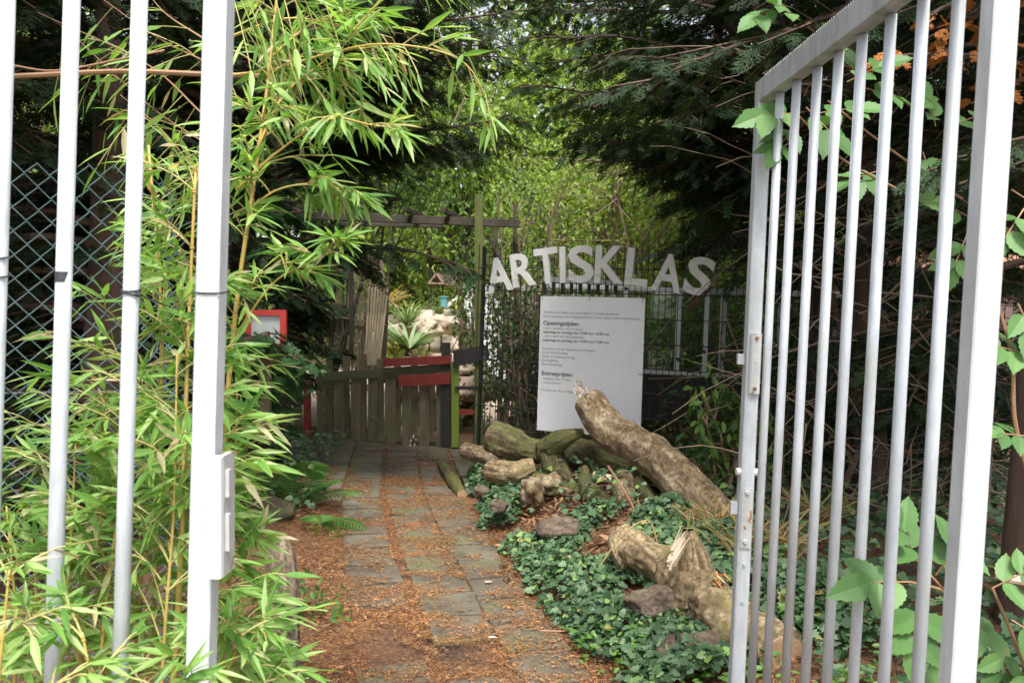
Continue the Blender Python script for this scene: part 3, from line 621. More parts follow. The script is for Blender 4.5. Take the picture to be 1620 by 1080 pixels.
# red framed sign on the left
sg = thing('framed_sign', G(420, 705), 'square white sign in a red frame behind conifer twigs on the left', 'sign')
Ys = 4.9
qbox(MB(), 396, 499, 443, 546, Ys, .015, 0).build('panel', M['greyplastic'], sg)
for a_ in ((388, 490, 452, 499), (388, 546, 452, 555)): qbox(MB(), *a_, Ys-.02, .03).build('frame_bar', M['redframe'], sg)
for a_ in ((388, 499, 396, 546), (443, 499, 452, 546)): qbox(MB(), *a_, Ys-.02, .03).build('frame_bar', M['redframe'], sg)
MB().beam(pt(420, 555, Ys+.03), pt(419, 700, Ys+.03), .06, .05).build('post', M['picket'], sg)
# greenhouse beyond mesh fence
gh_ = thing('greenhouse', G(1000, 640), 'low white framed greenhouse standing behind the mesh fence', 'greenhouse')
Yh = 8.3
def wbar(x0, y0, x1, y1, w, name='frame_bar', mat='whitepaint', Y0=Yh, Y1=None): MB().beam(pt(x0, y0, Y0), pt(x1, y1, Y1 or Y0), w, .05, V(0, 1, 0) if abs(x1-x0) > abs(y1-y0) else V(1, 0, 0), .004).build(name, M[mat], gh_)
MB().beam(pt(860, 452, Yh), pt(1124, 461, Yh), .045, .05, V(0, 0, 1), .004).build('top_rail', M['whitepaint'], gh_)
MB().beam(pt(860, 578, Yh), pt(1120, 592, Yh), .045, .06, V(0, 0, 1), .004).build('sill', M['whitepaint'], gh_)
MB().beam(pt(1120, 592, Yh), pt(1330, 606, Yh+1.2), .045, .06, V(0, 0, 1), .004).build('sill', M['whitepaint'], gh_)
MB().beam(pt(1124, 461, Yh), pt(1330, 466, Yh+1.2), .06, .05, V(0, 0, 1), .004).build('top_rail', M['greyplastic'], gh_)
for x in (905, 990): wbar(x, 454, x-1, 582, .04)
wbar(1075, 459, 1070, 590, .042); wbar(1120, 461, 1114, 592, .042); wbar(1146, 462, 1140, 596, .055, mat='greyplastic', Y0=Yh+.25); wbar(1236, 464, 1232, 600, .05, mat='greyplastic', Y0=Yh+.7); wbar(1322, 466, 1318, 604, .05, mat='greyplastic', Y0=Yh+1.15)
for a_, b_ in ((862, 905), (905, 990), (990, 1072), (1076, 1116)): qbox(MB(), a_, 458, b_, 582, Yh+.01, .004, 5).build('pane', M['glass'], gh_)
mm = MB(); c4 = [pt(855, 584, Yh), pt(1122, 598, Yh), pt(1340, 612, Yh+1.2)]
for a_, b_ in ((c4[0], c4[1]), (c4[1], c4[2])):
    d = V(0, .12, 0); a0 = a_*1; b0_ = b_*1; a0[2] = b0_[2] = .0+.45; mm.hexa([a0, b0_, b0_+d, a0+d, a_, b_, b_+d, a_+d])
mm.build('plinth', M['brick'], gh_)
tr_ = thing('trellis_strip', G(910, 640), 'pale comb-like trellis strip just under the name letters', 'trellis')
MB().beam(pt(858, 441, 8.0), pt(985, 448, 8.0), .05, .03, V(0, 0, 1)).build('rail', M['greyplastic'], tr_)
for i in range(9): MB().beam(pt(862+i*14, 442, 8.0), pt(862+i*14, 466, 8.0), .035, .02, V(1, 0, 0)).build('tooth', M['black'], tr_)
MB().beam(pt(856, 466, 8.0), pt(856, 640, 8.0), .05, .05).build('post', M['beam'], tr_)
# shed seen through the right gate
sh = thing('shed', V(5.2, 11, 0), 'brown boarded shed with an orange fascia behind the right gate', 'shed')
mm = MB()
for i in range(14): mm.box(V(4.0+i*.2, 11, 1.1), .195, .04+.004*(i % 2), 2.2)
mm.box(V(5.3, 12.2, 1.1), 2.7, .05, 2.2).box(V(4.0, 11.6, 1.1), .05, 1.15, 2.2).box(V(6.7, 11.6, 1.1), .05, 1.15, 2.2); mm.build('wall', M['shedwall'], sh)
MB().box(V(5.35, 11.6, 2.33), 3.2, 1.6, .1).build('roof', M['roof_edge'], sh); MB().box(V(5.35, 10.78, 2.33), 3.2, .03, .2).build('fascia', M['terracotta'], sh)
MB().box(V(4.55, 10.96, .95), .8, .03, 1.8).build('door', M['beam'], sh)
# roof at top left
rf = thing('shed', pt(40, 330, 6.0)*V(1, 1, 0), 'low shed with a pale dusty roof beyond the chain link fence', 'shed')
a_, b_, c_, d_ = pt(-160, 150, 5.6), pt(100, 240, 5.6), pt(30, 190, 7.6), pt(-200, 150, 7.6)
a_, b_ = pt(-220, 268, 5.4), pt(100, 243, 5.4); 
mm = MB(); th = V(0, 0, .05)
ra, rb, rc, rd = pt(-300, 150, 5.4), pt(108, 243, 5.4), pt(92, 222, 7.2), pt(-300, 120, 7.2)
mm.hexa([ra-th, rb-th, rc-th, rd-th, ra, rb, rc, rd]); mm.build('roof', M['roof'], rf)
mm = MB(); mm.beam(ra-th*2-V(0, .02, 0), rb-th*2-V(0, .02, 0), .1, .03, V(0, 0, 1)); mm.build('roof_edge', M['roof_edge'], rf)
mm = MB(); 
wa, wb = ra*1, rb*1; wb = wb-V(.15, 0, 0); 
lo = lambda q: V(q[0], q[1], 0)
d = V(0, 1.4, 0); o_ = V(0, .15, 0); mm.hexa([lo(wa)+o_, lo(wb)+o_, lo(wb)+d, lo(wa)+d, wa-th*3+o_, wb-th*3+o_, wb-th*3+d, wa-th*3+d]); mm.build('wall', M['beam'], rf)
# ------------------------------------------------------------------ logs
def log(name, pts, rads, mat, label, n=22, m=40, lump=.22, ls=4.5, end=True, group=None, grow=None, parent=None):
    pts = np.array(pts); P = smooth(pts, m); rr_ = np.interp(np.linspace(0, 1, len(P)), np.linspace(0, 1, len(rads)), rads)
    root = parent or thing(name, (P[0]+P[-1])/2*V(1, 1, 0)+V(0, 0, min(P[0][2], P[-1][2])), label, 'log', group)
    P = smooth(pts, m*2); rr_ = np.interp(np.linspace(0, 1, len(P)), np.linspace(0, 1, len(rads)), rads); b = MB(); b.bark(P, rr_, 56, lump, ls, len(label or 'x')*1.7, .10 if mat != 'log_pale' else .04, .045 if mat == 'log_pale' else 0, 7); b.build('trunk' if parent is None else 'branch_stub', M[mat], root, smooth=True)
    if end:
        for q, q2, r_ in ((P[0], P[1], rr_[0]), (P[-1], P[-2], rr_[-1])):
            dd = unit(q-q2); MB().tube([q-dd*.01, q+dd*.006], [r_*.86, r_*.84], 20, True, .1, 9).build('cut_end', M['log_end'], root)
    return root
l1 = log('log', [pt(775,690,6.25), pt(805,700,6.2), pt(840,712,6.2), pt(905,714,6.2), pt(985,735,6.1), pt(1090,775,5.9), pt(1180,800,5.6)], [.125,.13,.10,.10,.12,.12,.11], 'log_moss', 'thick mossy log with a knob, lying across behind the leaning log')
log('', [pt(868,712,6.1), pt(880,700,6.0), pt(902,689,5.9), pt(922,683,5.9)], [.11,.085,.06,.035], 'log_moss', None, m=14, end=True, parent=l1)
log('', [pt(868,700,6.1), pt(880,740,6.0), pt(900,763,5.9)], [.09,.10,.055], 'log_moss', None, m=14, end=False, parent=l1)
l2 = log('log', [pt(928,634,5.85), pt(962,678,5.7), pt(1010,705,5.5), pt(1060,746,5.1), pt(1112,796,4.8), pt(1172,846,4.45)], [.105,.13,.125,.13,.135,.125,.10], 'log_pale', 'pale bare log leaning up in front of the notice board', lump=.16, n=28, m=60)
sp_ = MB(); q = pt(922, 622, 5.85)
P0_ = q+R.normal(size=(26, 3))*.03; sp_.segs(P0_, P0_+unit(R.normal(size=(26, 3))+V(-.5, 0, 1.5))*.06, .006, .001, 4); sp_.build('splinters', M['split'], l2)
log('log', [G(699,733,.05), G(708,748,.06), G(718,762,.05), G(731,782,.04)], [.045,.055,.055,.045], 'log_moss', 'small low log edging the path, left of the rubble', m=20)
log('log', [pt(735,712,6.9), pt(780,722,6.7), pt(800,718,6.6)], [.07,.08,.06], 'log_pale', 'short ringed log tucked under the left end of the mossy log', m=20)
log('log', [pt(775,742,6.1), pt(810,748,6.0), pt(845,738,6.0)], [.08,.09,.07], 'log', 'dark stubby log half buried below the mossy log', m=20)
log('log', [pt(925,738,5.4), pt(928,768,5.3), pt(940,790,5.2)], [.02,.055,.07], 'log_moss', 'small horned mossy stump standing in the ivy', m=16, end=False)
log('log', [pt(938,775,5.3), pt(958,800,5.1), pt(972,820,5.0)], [.05,.06,.05], 'log_moss', 'thin yellowish branch piece sloping down beside the horned stump', m=16)
log('log', [pt(985,755,5.4), pt(990,790,5.2), pt(1005,835,4.9)], [.075,.085,.08], 'log', 'stout upright log chunk with a pale broken top below the leaning log', m=20)
log('log', [pt(1012,762,5.3), pt(1025,790,5.1), pt(1040,820,4.9)], [.05,.055,.06], 'log_moss', 'slim dark round log right of the stout chunk', m=20)
log('log', [pt(940,752,5.6), pt(985,762,5.5)], [.035,.03], 'split', 'small split piece of pale wood on the log pile', m=12)
log('log', [pt(1055,800,4.9), pt(1085,815,4.8)], [.07,.05], 'log_end', 'short reddish rotten log under the leaning log', m=12)
log('log', [pt(1190,790,5.6), pt(1330,815,5.2), pt(1480,850,4.8)], [.07,.07,.06], 'log', 'long grey log lying on the ground behind the open gate', m=30)
l3 = log('stump', [pt(985,845,4.1), pt(1012,868,4.0), pt(1060,905,3.75), pt(1100,945,3.5), pt(1160,985,3.25), pt(1240,1040,2.95)], [.065,.085,.085,.12,.14,.12,.10], 'log', 'big split driftwood-like log in the foreground, torn open and forked', lump=.30, ls=6, n=32, m=60)
log('', [pt(1108,960,3.45), pt(1102,900,3.5), pt(1092,840,3.55)], [.12,.075,.028], 'log', None, m=20, end=False, parent=l3, lump=.3, n=24)
log('', [pt(985,845,4.1), pt(978,865,4.05), pt(990,900,4.0)], [.06,.05,.03], 'log', None, m=12, end=False, parent=l3)
mm = MB(); q = pt(1062, 885, 3.45)
P0_ = q+R.normal(size=(40, 3))*V(.008, .008, .016); mm.segs(P0_, P0_+(pt(1080, 848, 3.45)-q)*(.6+.6*R.rand(40, 1))+R.normal(size=(40, 3))*.006, .007, .001, 4); mm.build('torn_wood', M['split'], l3)
mm = MB(); 
for i in range(60):
    a_ = pt(1128+R.normal()*6+i*.9, 905+i*1.5+R.normal()*8, 3.30); mm.segs([a_], [a_+V(.02, .0, -.035)+R.normal(size=3)*.012], .006, .002, 4)
mm.build('torn_wood', M['needle'], l3)
for pts_, r_, mt2, lab in (([pt(860,770,5.6), pt(930,785,5.5), pt(1010,790,5.4)], [.03,.035,.025], 'log', 'thin brown branch lying crosswise in the log pile'), ([pt(1000,742,5.7), pt(1080,795,5.3), pt(1120,830,5.0)], [.045,.05,.04], 'log_moss', 'dark branch running just below the leaning log'), ([pt(845,760,5.9), pt(900,775,5.7), pt(955,770,5.6)], [.06,.065,.05], 'log_moss', 'mossy branch in front of the knobbed log'), ([pt(1040,712,6.2), pt(1090,735,6.2), pt(1160,760,6.1)], [.05,.05,.04], 'log', 'grey branch sticking out behind the leaning log')):
    log('log', pts_, r_, mt2, lab, m=20)
# dead sticks and leaf debris between the logs
b = MB(); n = 2600; x = R.uniform(.0, 1.7, n); y_ = R.uniform(4.4, 6.8, n); a_ = R.rand(n)*6.28; L_ = R.uniform(.03, .09, n); P = np.stack([x, y_, gh(x, y_)+.01+.05*R.rand(n)], -1)
b.inst(T_LEAF, P, np.stack([np.cos(a_), np.sin(a_), R.normal(size=n)*.3], -1), unit(V(0, -.2, 1)+R.normal(size=(n, 3))*.4), L_, L_*.6)
tag(b.build('leaf_debris', M['debris']), 'brown dead leaves lying between the logs', 'dead leaves', kind='stuff')
# stones in the ivy
def stone(px, py, Y, r, sc, mat, label, seed):
    c = pt(px, py, Y); b = MB(); nu, nv = 40, 26; vs = []
    for j in range(nv+1):
        for i in range(nu):
            th_, ph = math.pi*j/nv, 2*math.pi*i/nu; d = V(math.sin(th_)*math.cos(ph), math.sin(th_)*math.sin(ph), math.cos(th_))
            vs.append(c+d*V(*sc)*r*(1+.38*fbm(d+seed, 1.2, 6)))
    b.at = None; q = [(j*nu+i, (j+1)*nu+i, (j+1)*nu+(i+1) % nu, j*nu+(i+1) % nu) for j in range(nv) for i in range(nu)]
    b.add(vs, np.array(q)); b.at = [.5+.5*fbm(p_*1.0, 14, 4) for p_ in vs]; o = b.build('stone', M[mat], loc=c*V(1, 1, 0)+V(0, 0, zg(c[0], c[1])), smooth=True); tag(o, label, 'stone', 'stones of the rubble bank')
stone(842, 775, 5.4, .09, (.9, 1, 1.0), 'log_pale', 'rounded grooved yellowish lump at the top of the ivy bank', 1)
stone(868, 765, 5.6, .085, (1.1, 1, .8), 'log_pale', 'smaller grooved lump right of the first one above the ivy', 2)
stone(885, 836, 4.7, .11, (1.3, 1, .6), 'stone', 'broad brown rock showing through the middle of the ivy', 3)
stone(790, 800, 5.3, .06, (1, 1, .8), 'stone', 'dark brown rock near the path edge in the ivy', 4)
stone(762, 778, 6.0, .06, (1, 1, .7), 'stone', 'low dark rock beside the small edging log', 5)
stone(1045, 950, 3.5, .10, (1.4, 1, .6), 'stone', 'flat rock below the forked log, by the ivy leaves', 6)
stone(1120, 1030, 3.1, .12, (1.3, 1, .6), 'stone', 'rock at the foot of the open gate leaf', 7)
stone(1040, 815, 5.4, .15, (1.6, 1, .7), 'stone', 'dark rock under the log pile', 8)
stone(820, 752, 6.5, .16, (2, 1, .7), 'stone', 'wide shaded rock supporting the mossy log', 9)
stone(930, 800, 5.9, .2, (2.2, 1, .7), 'stone', 'wide rock carrying the middle of the log pile', 10)
stone(1110, 860, 4.9, .22, (1.8, 1, .7), 'stone', 'rock below the lower end of the leaning log', 11)
stone(385, 815, 5.4, .24, (1.3, 1, .6), 'stone', 'big dark boulder behind the ferns on the left', 12)
# timber edging upright on the left
kw = MB(); c = pt(445, 845, 3.3); P = smooth([pt(440, 1090, 2.9), pt(446, 960, 3.1), pt(444, 850, 3.35)], 24)
P = smooth(P, 60); kw.bark(P, np.interp(np.linspace(0, 1, len(P)), [0, .6, .9, 1], [.085, .07, .056, .03]), 44, .14, 6, 3.3, .09); kq = kw.build('edging_stump', M['kerb_wood'], loc=P[0]*V(1, 1, 0), smooth=True)
tag(kq, 'weathered grey brown timber stump leaning beside the bamboo at the path edge', 'stump')
# ------------------------------------------------------------------ conifers
def bough(br, sprays, p0, p1, sag, n2, l2, sp_len, dens=1.0, r0=.025, droop=.25, hang=.12):
    P = curve(np.asarray(p0, float), np.asarray(p1, float), sag, 14, .012); br.tube(P, np.linspace(r0, .004, len(P)), 5, False)
    ax_ = unit(P[-1]-P[0]); sd = unit(np.cross(ax_, V(0, 0, 1))); Lb = np.linalg.norm(P[-1]-P[0])
    A = []; B = []
    for i in range(n2):
        u = (.12+.88*(i+R.rand())/n2); s_ = 1 if i % 2 else -1
        q = np.array([np.interp(u*13, np.arange(14), P[:, k]) for k in range(3)])
        L_ = l2*(1.15-u*.8)*R.uniform(.6, 1.15); a = math.radians(R.uniform(35, 70)); d = unit(ax_*math.cos(a)+sd*s_*math.sin(a)+V(0, 0, R.normal()*.12-hang))
        e = q+d*L_+V(0, 0, -droop*L_*L_); A.append(q); B.append(e)
        k_ = max(2, int(L_/sp_len*3.4*dens)); us = (np.arange(k_)+R.rand(k_)*.8)/k_
        Pp = q+(e-q)*us[:, None]+R.normal(size=(k_, 3))*.015
        ss = np.where(np.arange(k_) % 2, 1, -1)[:, None]; side = unit(np.cross(d, V(0, 0, 1)))
        D = unit(d*.75+side*ss*R.uniform(.2, .8, (k_, 1))+V(0, 0, -1)*R.uniform(.05, .5, (k_, 1)))
        U = unit(V(0, 0, 1)+R.normal(size=(k_, 3))*.35)
        sprays.append((Pp, D, U, sp_len*R.uniform(.6, 1.15, k_)))
    br.segs(A, B, .007*max(1, l2), .002, 4)
def put_sprays(mb, sprays, T):
    P, D, U, S_ = [np.concatenate([s_[i] for s_ in sprays]) for i in range(4)]
    k = R.randint(0, len(T), len(P))
    for i, t_ in enumerate(T): mb.inst(t_, P[k == i], D[k == i], U[k == i], S_[k == i])
def conifer(label, base, H, r, lean=(0, 0), explicit=(), nb=26, zlo=1.0, blen=2.0, sp_len=.25, T=None, trunk_r=.13, dens=1.0, group='dark conifers shading the path', azr=(0, 360), mat='conifer', top=.35):
    base = np.asarray(base, float); root = thing('conifer_tree', base, label, 'tree', group)
    top_ = base+V(lean[0], lean[1], H); P = curve(base-V(0, 0, .1), top_, 0, 12, .02)
    MB().tube(P, np.linspace(trunk_r, .02, 12), 12, False, .15, 4).build('trunk', M['bark'], root, smooth=True)
    br = MB(); sp = []
    for (a_, b_, sag) in explicit: bough(br, sp, a_, b_, sag, 26, .7, .165, 1.0, .026)
    for i in range(nb):
        z = zlo+(H-zlo)*(i+R.rand())/nb; az = math.radians(R.uniform(*azr)); q = np.array([np.interp(z/H*11, np.arange(12), P[:, k]) for k in range(3)])
        L_ = blen*(1-(1-top)*max(0, (z-zlo)/(H-zlo)))*R.uniform(.75, 1.15)
        bough(br, sp, q, q+V(math.cos(az)*L_, math.sin(az)*L_, L_*R.uniform(-.25, .15)), .06*L_, 14, .38*L_+.15, sp_len, dens, .03)
    br.build('branches', M['bark'], root); c_ = MB(); put_sprays(c_, sp, T or SP_LO); c_.build('crown', M[mat], root)
    return root
# left conifer: long boughs reach right over the path
tl = pt(430, 300, 7.0)
LX = lambda x0, y0, x1, y1, Y0, Y1, sag=.05: (pt(x0, y0, Y0), pt(x1, y1, Y1), sag)
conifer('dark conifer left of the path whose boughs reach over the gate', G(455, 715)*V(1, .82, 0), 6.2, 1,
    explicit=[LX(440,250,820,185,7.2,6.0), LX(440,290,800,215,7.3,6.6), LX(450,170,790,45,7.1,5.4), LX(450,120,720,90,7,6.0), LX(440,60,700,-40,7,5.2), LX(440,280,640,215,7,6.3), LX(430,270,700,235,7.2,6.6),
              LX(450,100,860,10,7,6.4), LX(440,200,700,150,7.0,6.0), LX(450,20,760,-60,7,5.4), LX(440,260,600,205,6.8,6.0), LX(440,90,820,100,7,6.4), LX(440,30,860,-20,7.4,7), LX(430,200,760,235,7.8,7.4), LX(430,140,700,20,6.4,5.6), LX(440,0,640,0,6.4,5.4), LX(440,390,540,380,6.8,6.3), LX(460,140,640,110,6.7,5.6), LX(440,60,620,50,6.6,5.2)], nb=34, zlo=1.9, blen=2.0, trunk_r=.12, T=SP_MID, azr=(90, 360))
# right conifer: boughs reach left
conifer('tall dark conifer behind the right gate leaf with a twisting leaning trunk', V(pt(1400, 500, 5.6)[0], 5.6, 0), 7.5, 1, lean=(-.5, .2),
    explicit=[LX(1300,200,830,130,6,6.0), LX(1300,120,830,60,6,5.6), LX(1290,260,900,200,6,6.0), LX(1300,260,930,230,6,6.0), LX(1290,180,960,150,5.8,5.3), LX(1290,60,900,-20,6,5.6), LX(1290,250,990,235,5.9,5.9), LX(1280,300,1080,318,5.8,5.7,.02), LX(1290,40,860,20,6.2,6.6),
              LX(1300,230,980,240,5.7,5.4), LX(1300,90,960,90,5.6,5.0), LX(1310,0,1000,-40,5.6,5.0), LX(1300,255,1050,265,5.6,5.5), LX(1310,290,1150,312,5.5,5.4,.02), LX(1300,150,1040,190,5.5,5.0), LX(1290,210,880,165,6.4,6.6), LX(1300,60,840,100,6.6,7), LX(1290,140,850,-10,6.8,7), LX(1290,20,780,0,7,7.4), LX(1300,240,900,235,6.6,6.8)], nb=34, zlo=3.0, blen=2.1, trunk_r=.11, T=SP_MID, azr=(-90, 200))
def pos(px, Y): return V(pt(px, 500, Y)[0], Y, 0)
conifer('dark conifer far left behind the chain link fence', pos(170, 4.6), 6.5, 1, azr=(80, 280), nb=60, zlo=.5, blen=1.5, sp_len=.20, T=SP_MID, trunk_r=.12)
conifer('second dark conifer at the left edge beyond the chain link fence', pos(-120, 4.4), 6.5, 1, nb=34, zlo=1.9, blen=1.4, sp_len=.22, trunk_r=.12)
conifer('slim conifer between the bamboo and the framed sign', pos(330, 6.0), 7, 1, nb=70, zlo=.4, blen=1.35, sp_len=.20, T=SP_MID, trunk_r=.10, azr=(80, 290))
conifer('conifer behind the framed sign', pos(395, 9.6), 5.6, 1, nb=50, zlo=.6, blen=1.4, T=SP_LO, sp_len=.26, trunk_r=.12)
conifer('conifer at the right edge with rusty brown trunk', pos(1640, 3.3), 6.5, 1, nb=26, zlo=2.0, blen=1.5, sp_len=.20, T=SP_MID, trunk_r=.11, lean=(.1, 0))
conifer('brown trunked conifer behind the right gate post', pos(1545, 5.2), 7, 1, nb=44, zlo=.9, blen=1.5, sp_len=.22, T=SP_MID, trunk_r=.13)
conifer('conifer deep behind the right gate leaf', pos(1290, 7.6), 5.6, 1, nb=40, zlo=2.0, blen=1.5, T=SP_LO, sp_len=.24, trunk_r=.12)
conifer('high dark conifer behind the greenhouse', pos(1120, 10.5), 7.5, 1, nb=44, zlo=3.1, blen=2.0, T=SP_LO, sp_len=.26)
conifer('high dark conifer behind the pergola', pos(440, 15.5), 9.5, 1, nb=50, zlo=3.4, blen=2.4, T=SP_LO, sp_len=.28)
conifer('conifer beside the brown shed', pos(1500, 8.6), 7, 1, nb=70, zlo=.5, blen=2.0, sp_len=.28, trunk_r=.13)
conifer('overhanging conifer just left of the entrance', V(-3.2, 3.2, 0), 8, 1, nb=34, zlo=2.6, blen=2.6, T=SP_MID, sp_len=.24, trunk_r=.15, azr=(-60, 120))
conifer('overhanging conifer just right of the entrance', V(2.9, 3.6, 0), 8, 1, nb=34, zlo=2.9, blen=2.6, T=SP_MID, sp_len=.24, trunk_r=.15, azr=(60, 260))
# low fir sprays at the left edge of the path
def low_conifer(label, base, items, sp_len=.14, mat='conifer_low', T=SP_HI, group=None, dens=1.3, l2=.28, n2=14):
    root = thing('conifer_bush', base, label, 'bush', group); br = MB(); sp = []
    for a_, b_, sag in items: bough(br, sp, a_, b_, sag, n2, l2, sp_len, dens, .012, .3, .2)
    br.build('branches', M['bark'], root); c_ = MB(); put_sprays(c_, sp, T); c_.build('foliage', M[mat], root); return root
low_conifer('low green conifer fanning out beside the path under the framed sign', pos(385, 5.6),
    [LX(360,560,500,570,5.8,5.4), LX(330,538,428,528,4.8,4.75,.0), LX(340,505,436,520,4.78,4.75,.0), LX(360,600,500,600,5.9,5.7), LX(350,640,460,640,6.6,6.6), LX(350,680,450,680,6.8,6.8), LX(350,710,430,720,6.9,6.9), LX(370,400,500,400,6.2,5.9), LX(365,430,520,430,6.3,6.2), LX(340,620,430,610,5.2,5.0), LX(360,350,480,330,6.3,6.0), LX(350,300,520,290,6.3,6.0)])
low_conifer('dead orange conifer twigs behind the right gate bars', pos(1500, 3.4),
    [LX(1640,40,1440,70,3.3,3.1), LX(1640,80,1400,110,3.3,3.0), LX(1640,0,1480,30,3.3,3.0), LX(1640,130,1540,190,3.3,3.0), LX(1630,110,1500,90,3.3,3.0)], sp_len=.085, mat='conifer_dead', dens=.5, l2=.16, n2=9)
# bare brown twigs behind the right gate
tw = thing('dead_twigs', pos(1320, 5.0), 'tangle of bare brown conifer twigs behind the open gate', 'twigs'); mm = MB()
for i in range(300):
    a_ = pt(R.uniform(1190, 1620), R.uniform(60, 820), R.uniform(4.3, 6.0)); 
    d = unit(V(R.normal(), R.normal()*.6, R.normal()*.5-.15)); P = curve(a_, a_+d*R.uniform(.4, 1.1), R.uniform(-.12, .12), 7, .012); mm.tube(P, np.linspace(R.uniform(.003, .007), .0015, 7), 4, False)
mm.build('twig_tangle', M['twig'], tw)
for k_, pp in enumerate(([(1240,200,6),(1290,350,5.8),(1330,520,5.7),(1400,700,5.6)], [(1190,120,6.2),(1280,260,6),(1370,420,5.7),(1420,640,5.5)], [(1340,330,5.4),(1380,450,5.4),(1390,620,5.4),(1330,780,5.4)], [(1140,20,5.8),(1190,90,5.7),(1260,140,5.6),(1350,180,5.5)], [(1190,0,5.5),(1240,110,5.5),(1330,240,5.5)])):
    MB().tube(smooth([pt(*q) for q in pp], 20), np.linspace(.035, .02, len(smooth([pt(*q) for q in pp], 20))), 8, False, .2, 6).build('branch', M['bark'], tw, smooth=True)
hg = thing('hanging_twig', pt(1118, 470, 6.2), 'small dead brown twig hanging over the last capital S', 'twig')
mm = MB(); a_ = on_plane(1136, 436, f0+fn*.07, fn); b_ = on_plane(1095, 488, f0+fn*.09, fn); P = curve(a_, b_, -.02, 9, .006); mm.tube(P, np.linspace(.008, .003, 9), 5); mm.build('stem', M['twig'], hg)
mm = MB(); k = R.randint(2, 9, 26); dd = unit(R.normal(size=(26, 3))*.5+unit(b_-a_)); mm.inst(SP_LO[0], P[k], dd, rnd_unit(26), R.uniform(.04, .09, 26)); mm.build('dead_foliage', M['debris'], hg)
# ------------------------------------------------------------------ broadleaf shrubs and trees
def shrub(name, label, base, size, nleaf, leaf, mat, cat='shrub', group=None, T=T_QUAD, nbr=10, zc=None, clump=.16, twig='twig'):
    base = np.asarray(base, float); root = thing(name, base, label, cat, group); sx, sy, sz = size; br = MB(); tips = []
    zc = zc if zc is not None else .12
    for i in range(nbr):
        a_ = base+V(R.normal()*.08*sx, R.normal()*.08*sy, 0); e = base+V(R.uniform(-1, 1)*sx*.45, R.uniform(-1, 1)*sy*.45, sz*R.uniform(max(.45, zc), .98))
        P = curve(a_, e, R.uniform(.0, .12)*sz, 8, .03*sz/3); br.tube(P, np.linspace(.012+.008*sz, .004, 8), 5, False)
        for k in range(16 if cat == 'tree' else 8):
            u = R.uniform(.6 if cat == 'tree' else .25, 1); q = P[int(u*7)]; e2 = q+V(R.normal()*sx*.22, R.normal()*sy*.22, R.normal()*sz*.14+.04*sz); e2 = np.clip(e2, base-V(sx, sy, 9)*.5, base+V(sx*.5, sy*.5, 99)); e2[2] = max(e2[2], base[2]+zc*sz*R.uniform(.9, 1.15))
            br.segs([q], [e2], .006+.002*sz, .002, 4); tips.append(e2)
    br.build('branches', M[twig], root); tips = np.array(tips); k = R.randint(0, len(tips), nleaf)
    P = tips[k]+R.normal(size=(nleaf, 3))*V(sx, sy, sz)*clump*.5; P[:, 2] = np.maximum(P[:, 2], base[2]+.02)
    D = unit(P-tips[k]+R.normal(size=(nleaf, 3))*.12+V(0, 0, -.05)); P = np.clip(P, base-V(sx, sy, 9)*.58, base+V(sx*.58, sy*.58, 99)); U = unit(V(0, 0, 1)+R.normal(size=(nleaf, 3))*.55); L_ = leaf*R.uniform(.6, 1.25, nleaf)
    c_ = MB(); c_.inst(T, P, D, U, L_, L_*.85); c_.build('foliage', M[mat], root); return root
gB = 'bright shrubs beyond the gate'
shrub('leafy_tree', 'sunlit yellow green tree filling the gap above the pergola', pos(905, 15), (3.4, 2.5, 6.2), 16000, .11, 'shrub', 'tree', gB, nbr=9, zc=.34, clump=.10, twig='beam')
shrub('leafy_tree', 'sunlit green tree behind the capital letters K and L', pos(960, 11.5), (2.8, 2.2, 4.4), 12000, .08, 'shrub', 'tree', gB, nbr=16, zc=.35, clump=.10)
shrub('leafy_tree', 'pale green tree above the right end of the mesh fence', pos(1120, 13), (3.2, 2.5, 4.2), 11000, .10, 'shrub', 'tree', gB, nbr=14, zc=.3)
shrub('leafy_tree', 'pale leafy tree high on the left, seen between gate bars', pos(70, 12.5), (3.6, 2.5, 6.5), 12000, .11, 'shrub', 'tree', gB, nbr=16, zc=.25)
shrub('leafy_tree', 'sparse green tree hanging over the sunny garden', pos(560, 9.4), (2.6, .9, 3.7), 3600, .07, 'shrub_mid', 'tree', gB, nbr=4, twig='beam', zc=.72, clump=.12)
shrub('leafy_tree', 'tall green tree closing the gap between the two dark conifers', pos(745, 16), (5.5, 2.5, 8.5), 14000, .15, 'shrub', 'tree', gB, nbr=8, zc=.30, clump=.11, twig='beam')
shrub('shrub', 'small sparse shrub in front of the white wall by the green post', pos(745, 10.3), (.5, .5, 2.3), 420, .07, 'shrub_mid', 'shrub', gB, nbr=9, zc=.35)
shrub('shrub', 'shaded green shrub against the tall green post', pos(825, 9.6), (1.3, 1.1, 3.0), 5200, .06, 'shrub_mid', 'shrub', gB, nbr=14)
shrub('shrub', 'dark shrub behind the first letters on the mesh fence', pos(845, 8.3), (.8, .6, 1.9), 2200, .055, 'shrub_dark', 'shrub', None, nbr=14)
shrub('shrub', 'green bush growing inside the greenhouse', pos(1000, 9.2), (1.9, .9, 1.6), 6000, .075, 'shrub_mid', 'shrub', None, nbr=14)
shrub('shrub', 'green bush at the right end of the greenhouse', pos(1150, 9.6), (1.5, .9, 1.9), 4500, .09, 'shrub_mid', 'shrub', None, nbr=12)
shrub('shrub', 'leafy laurel-like shrub growing left of the open gate leaf', V(pt(1152, 700, 5.3)[0], 5.3, .28), (.44, .4, .78), 520, .085, 'shrub_mid', 'shrub', None, T=T_LEAF, nbr=9, clump=.2)
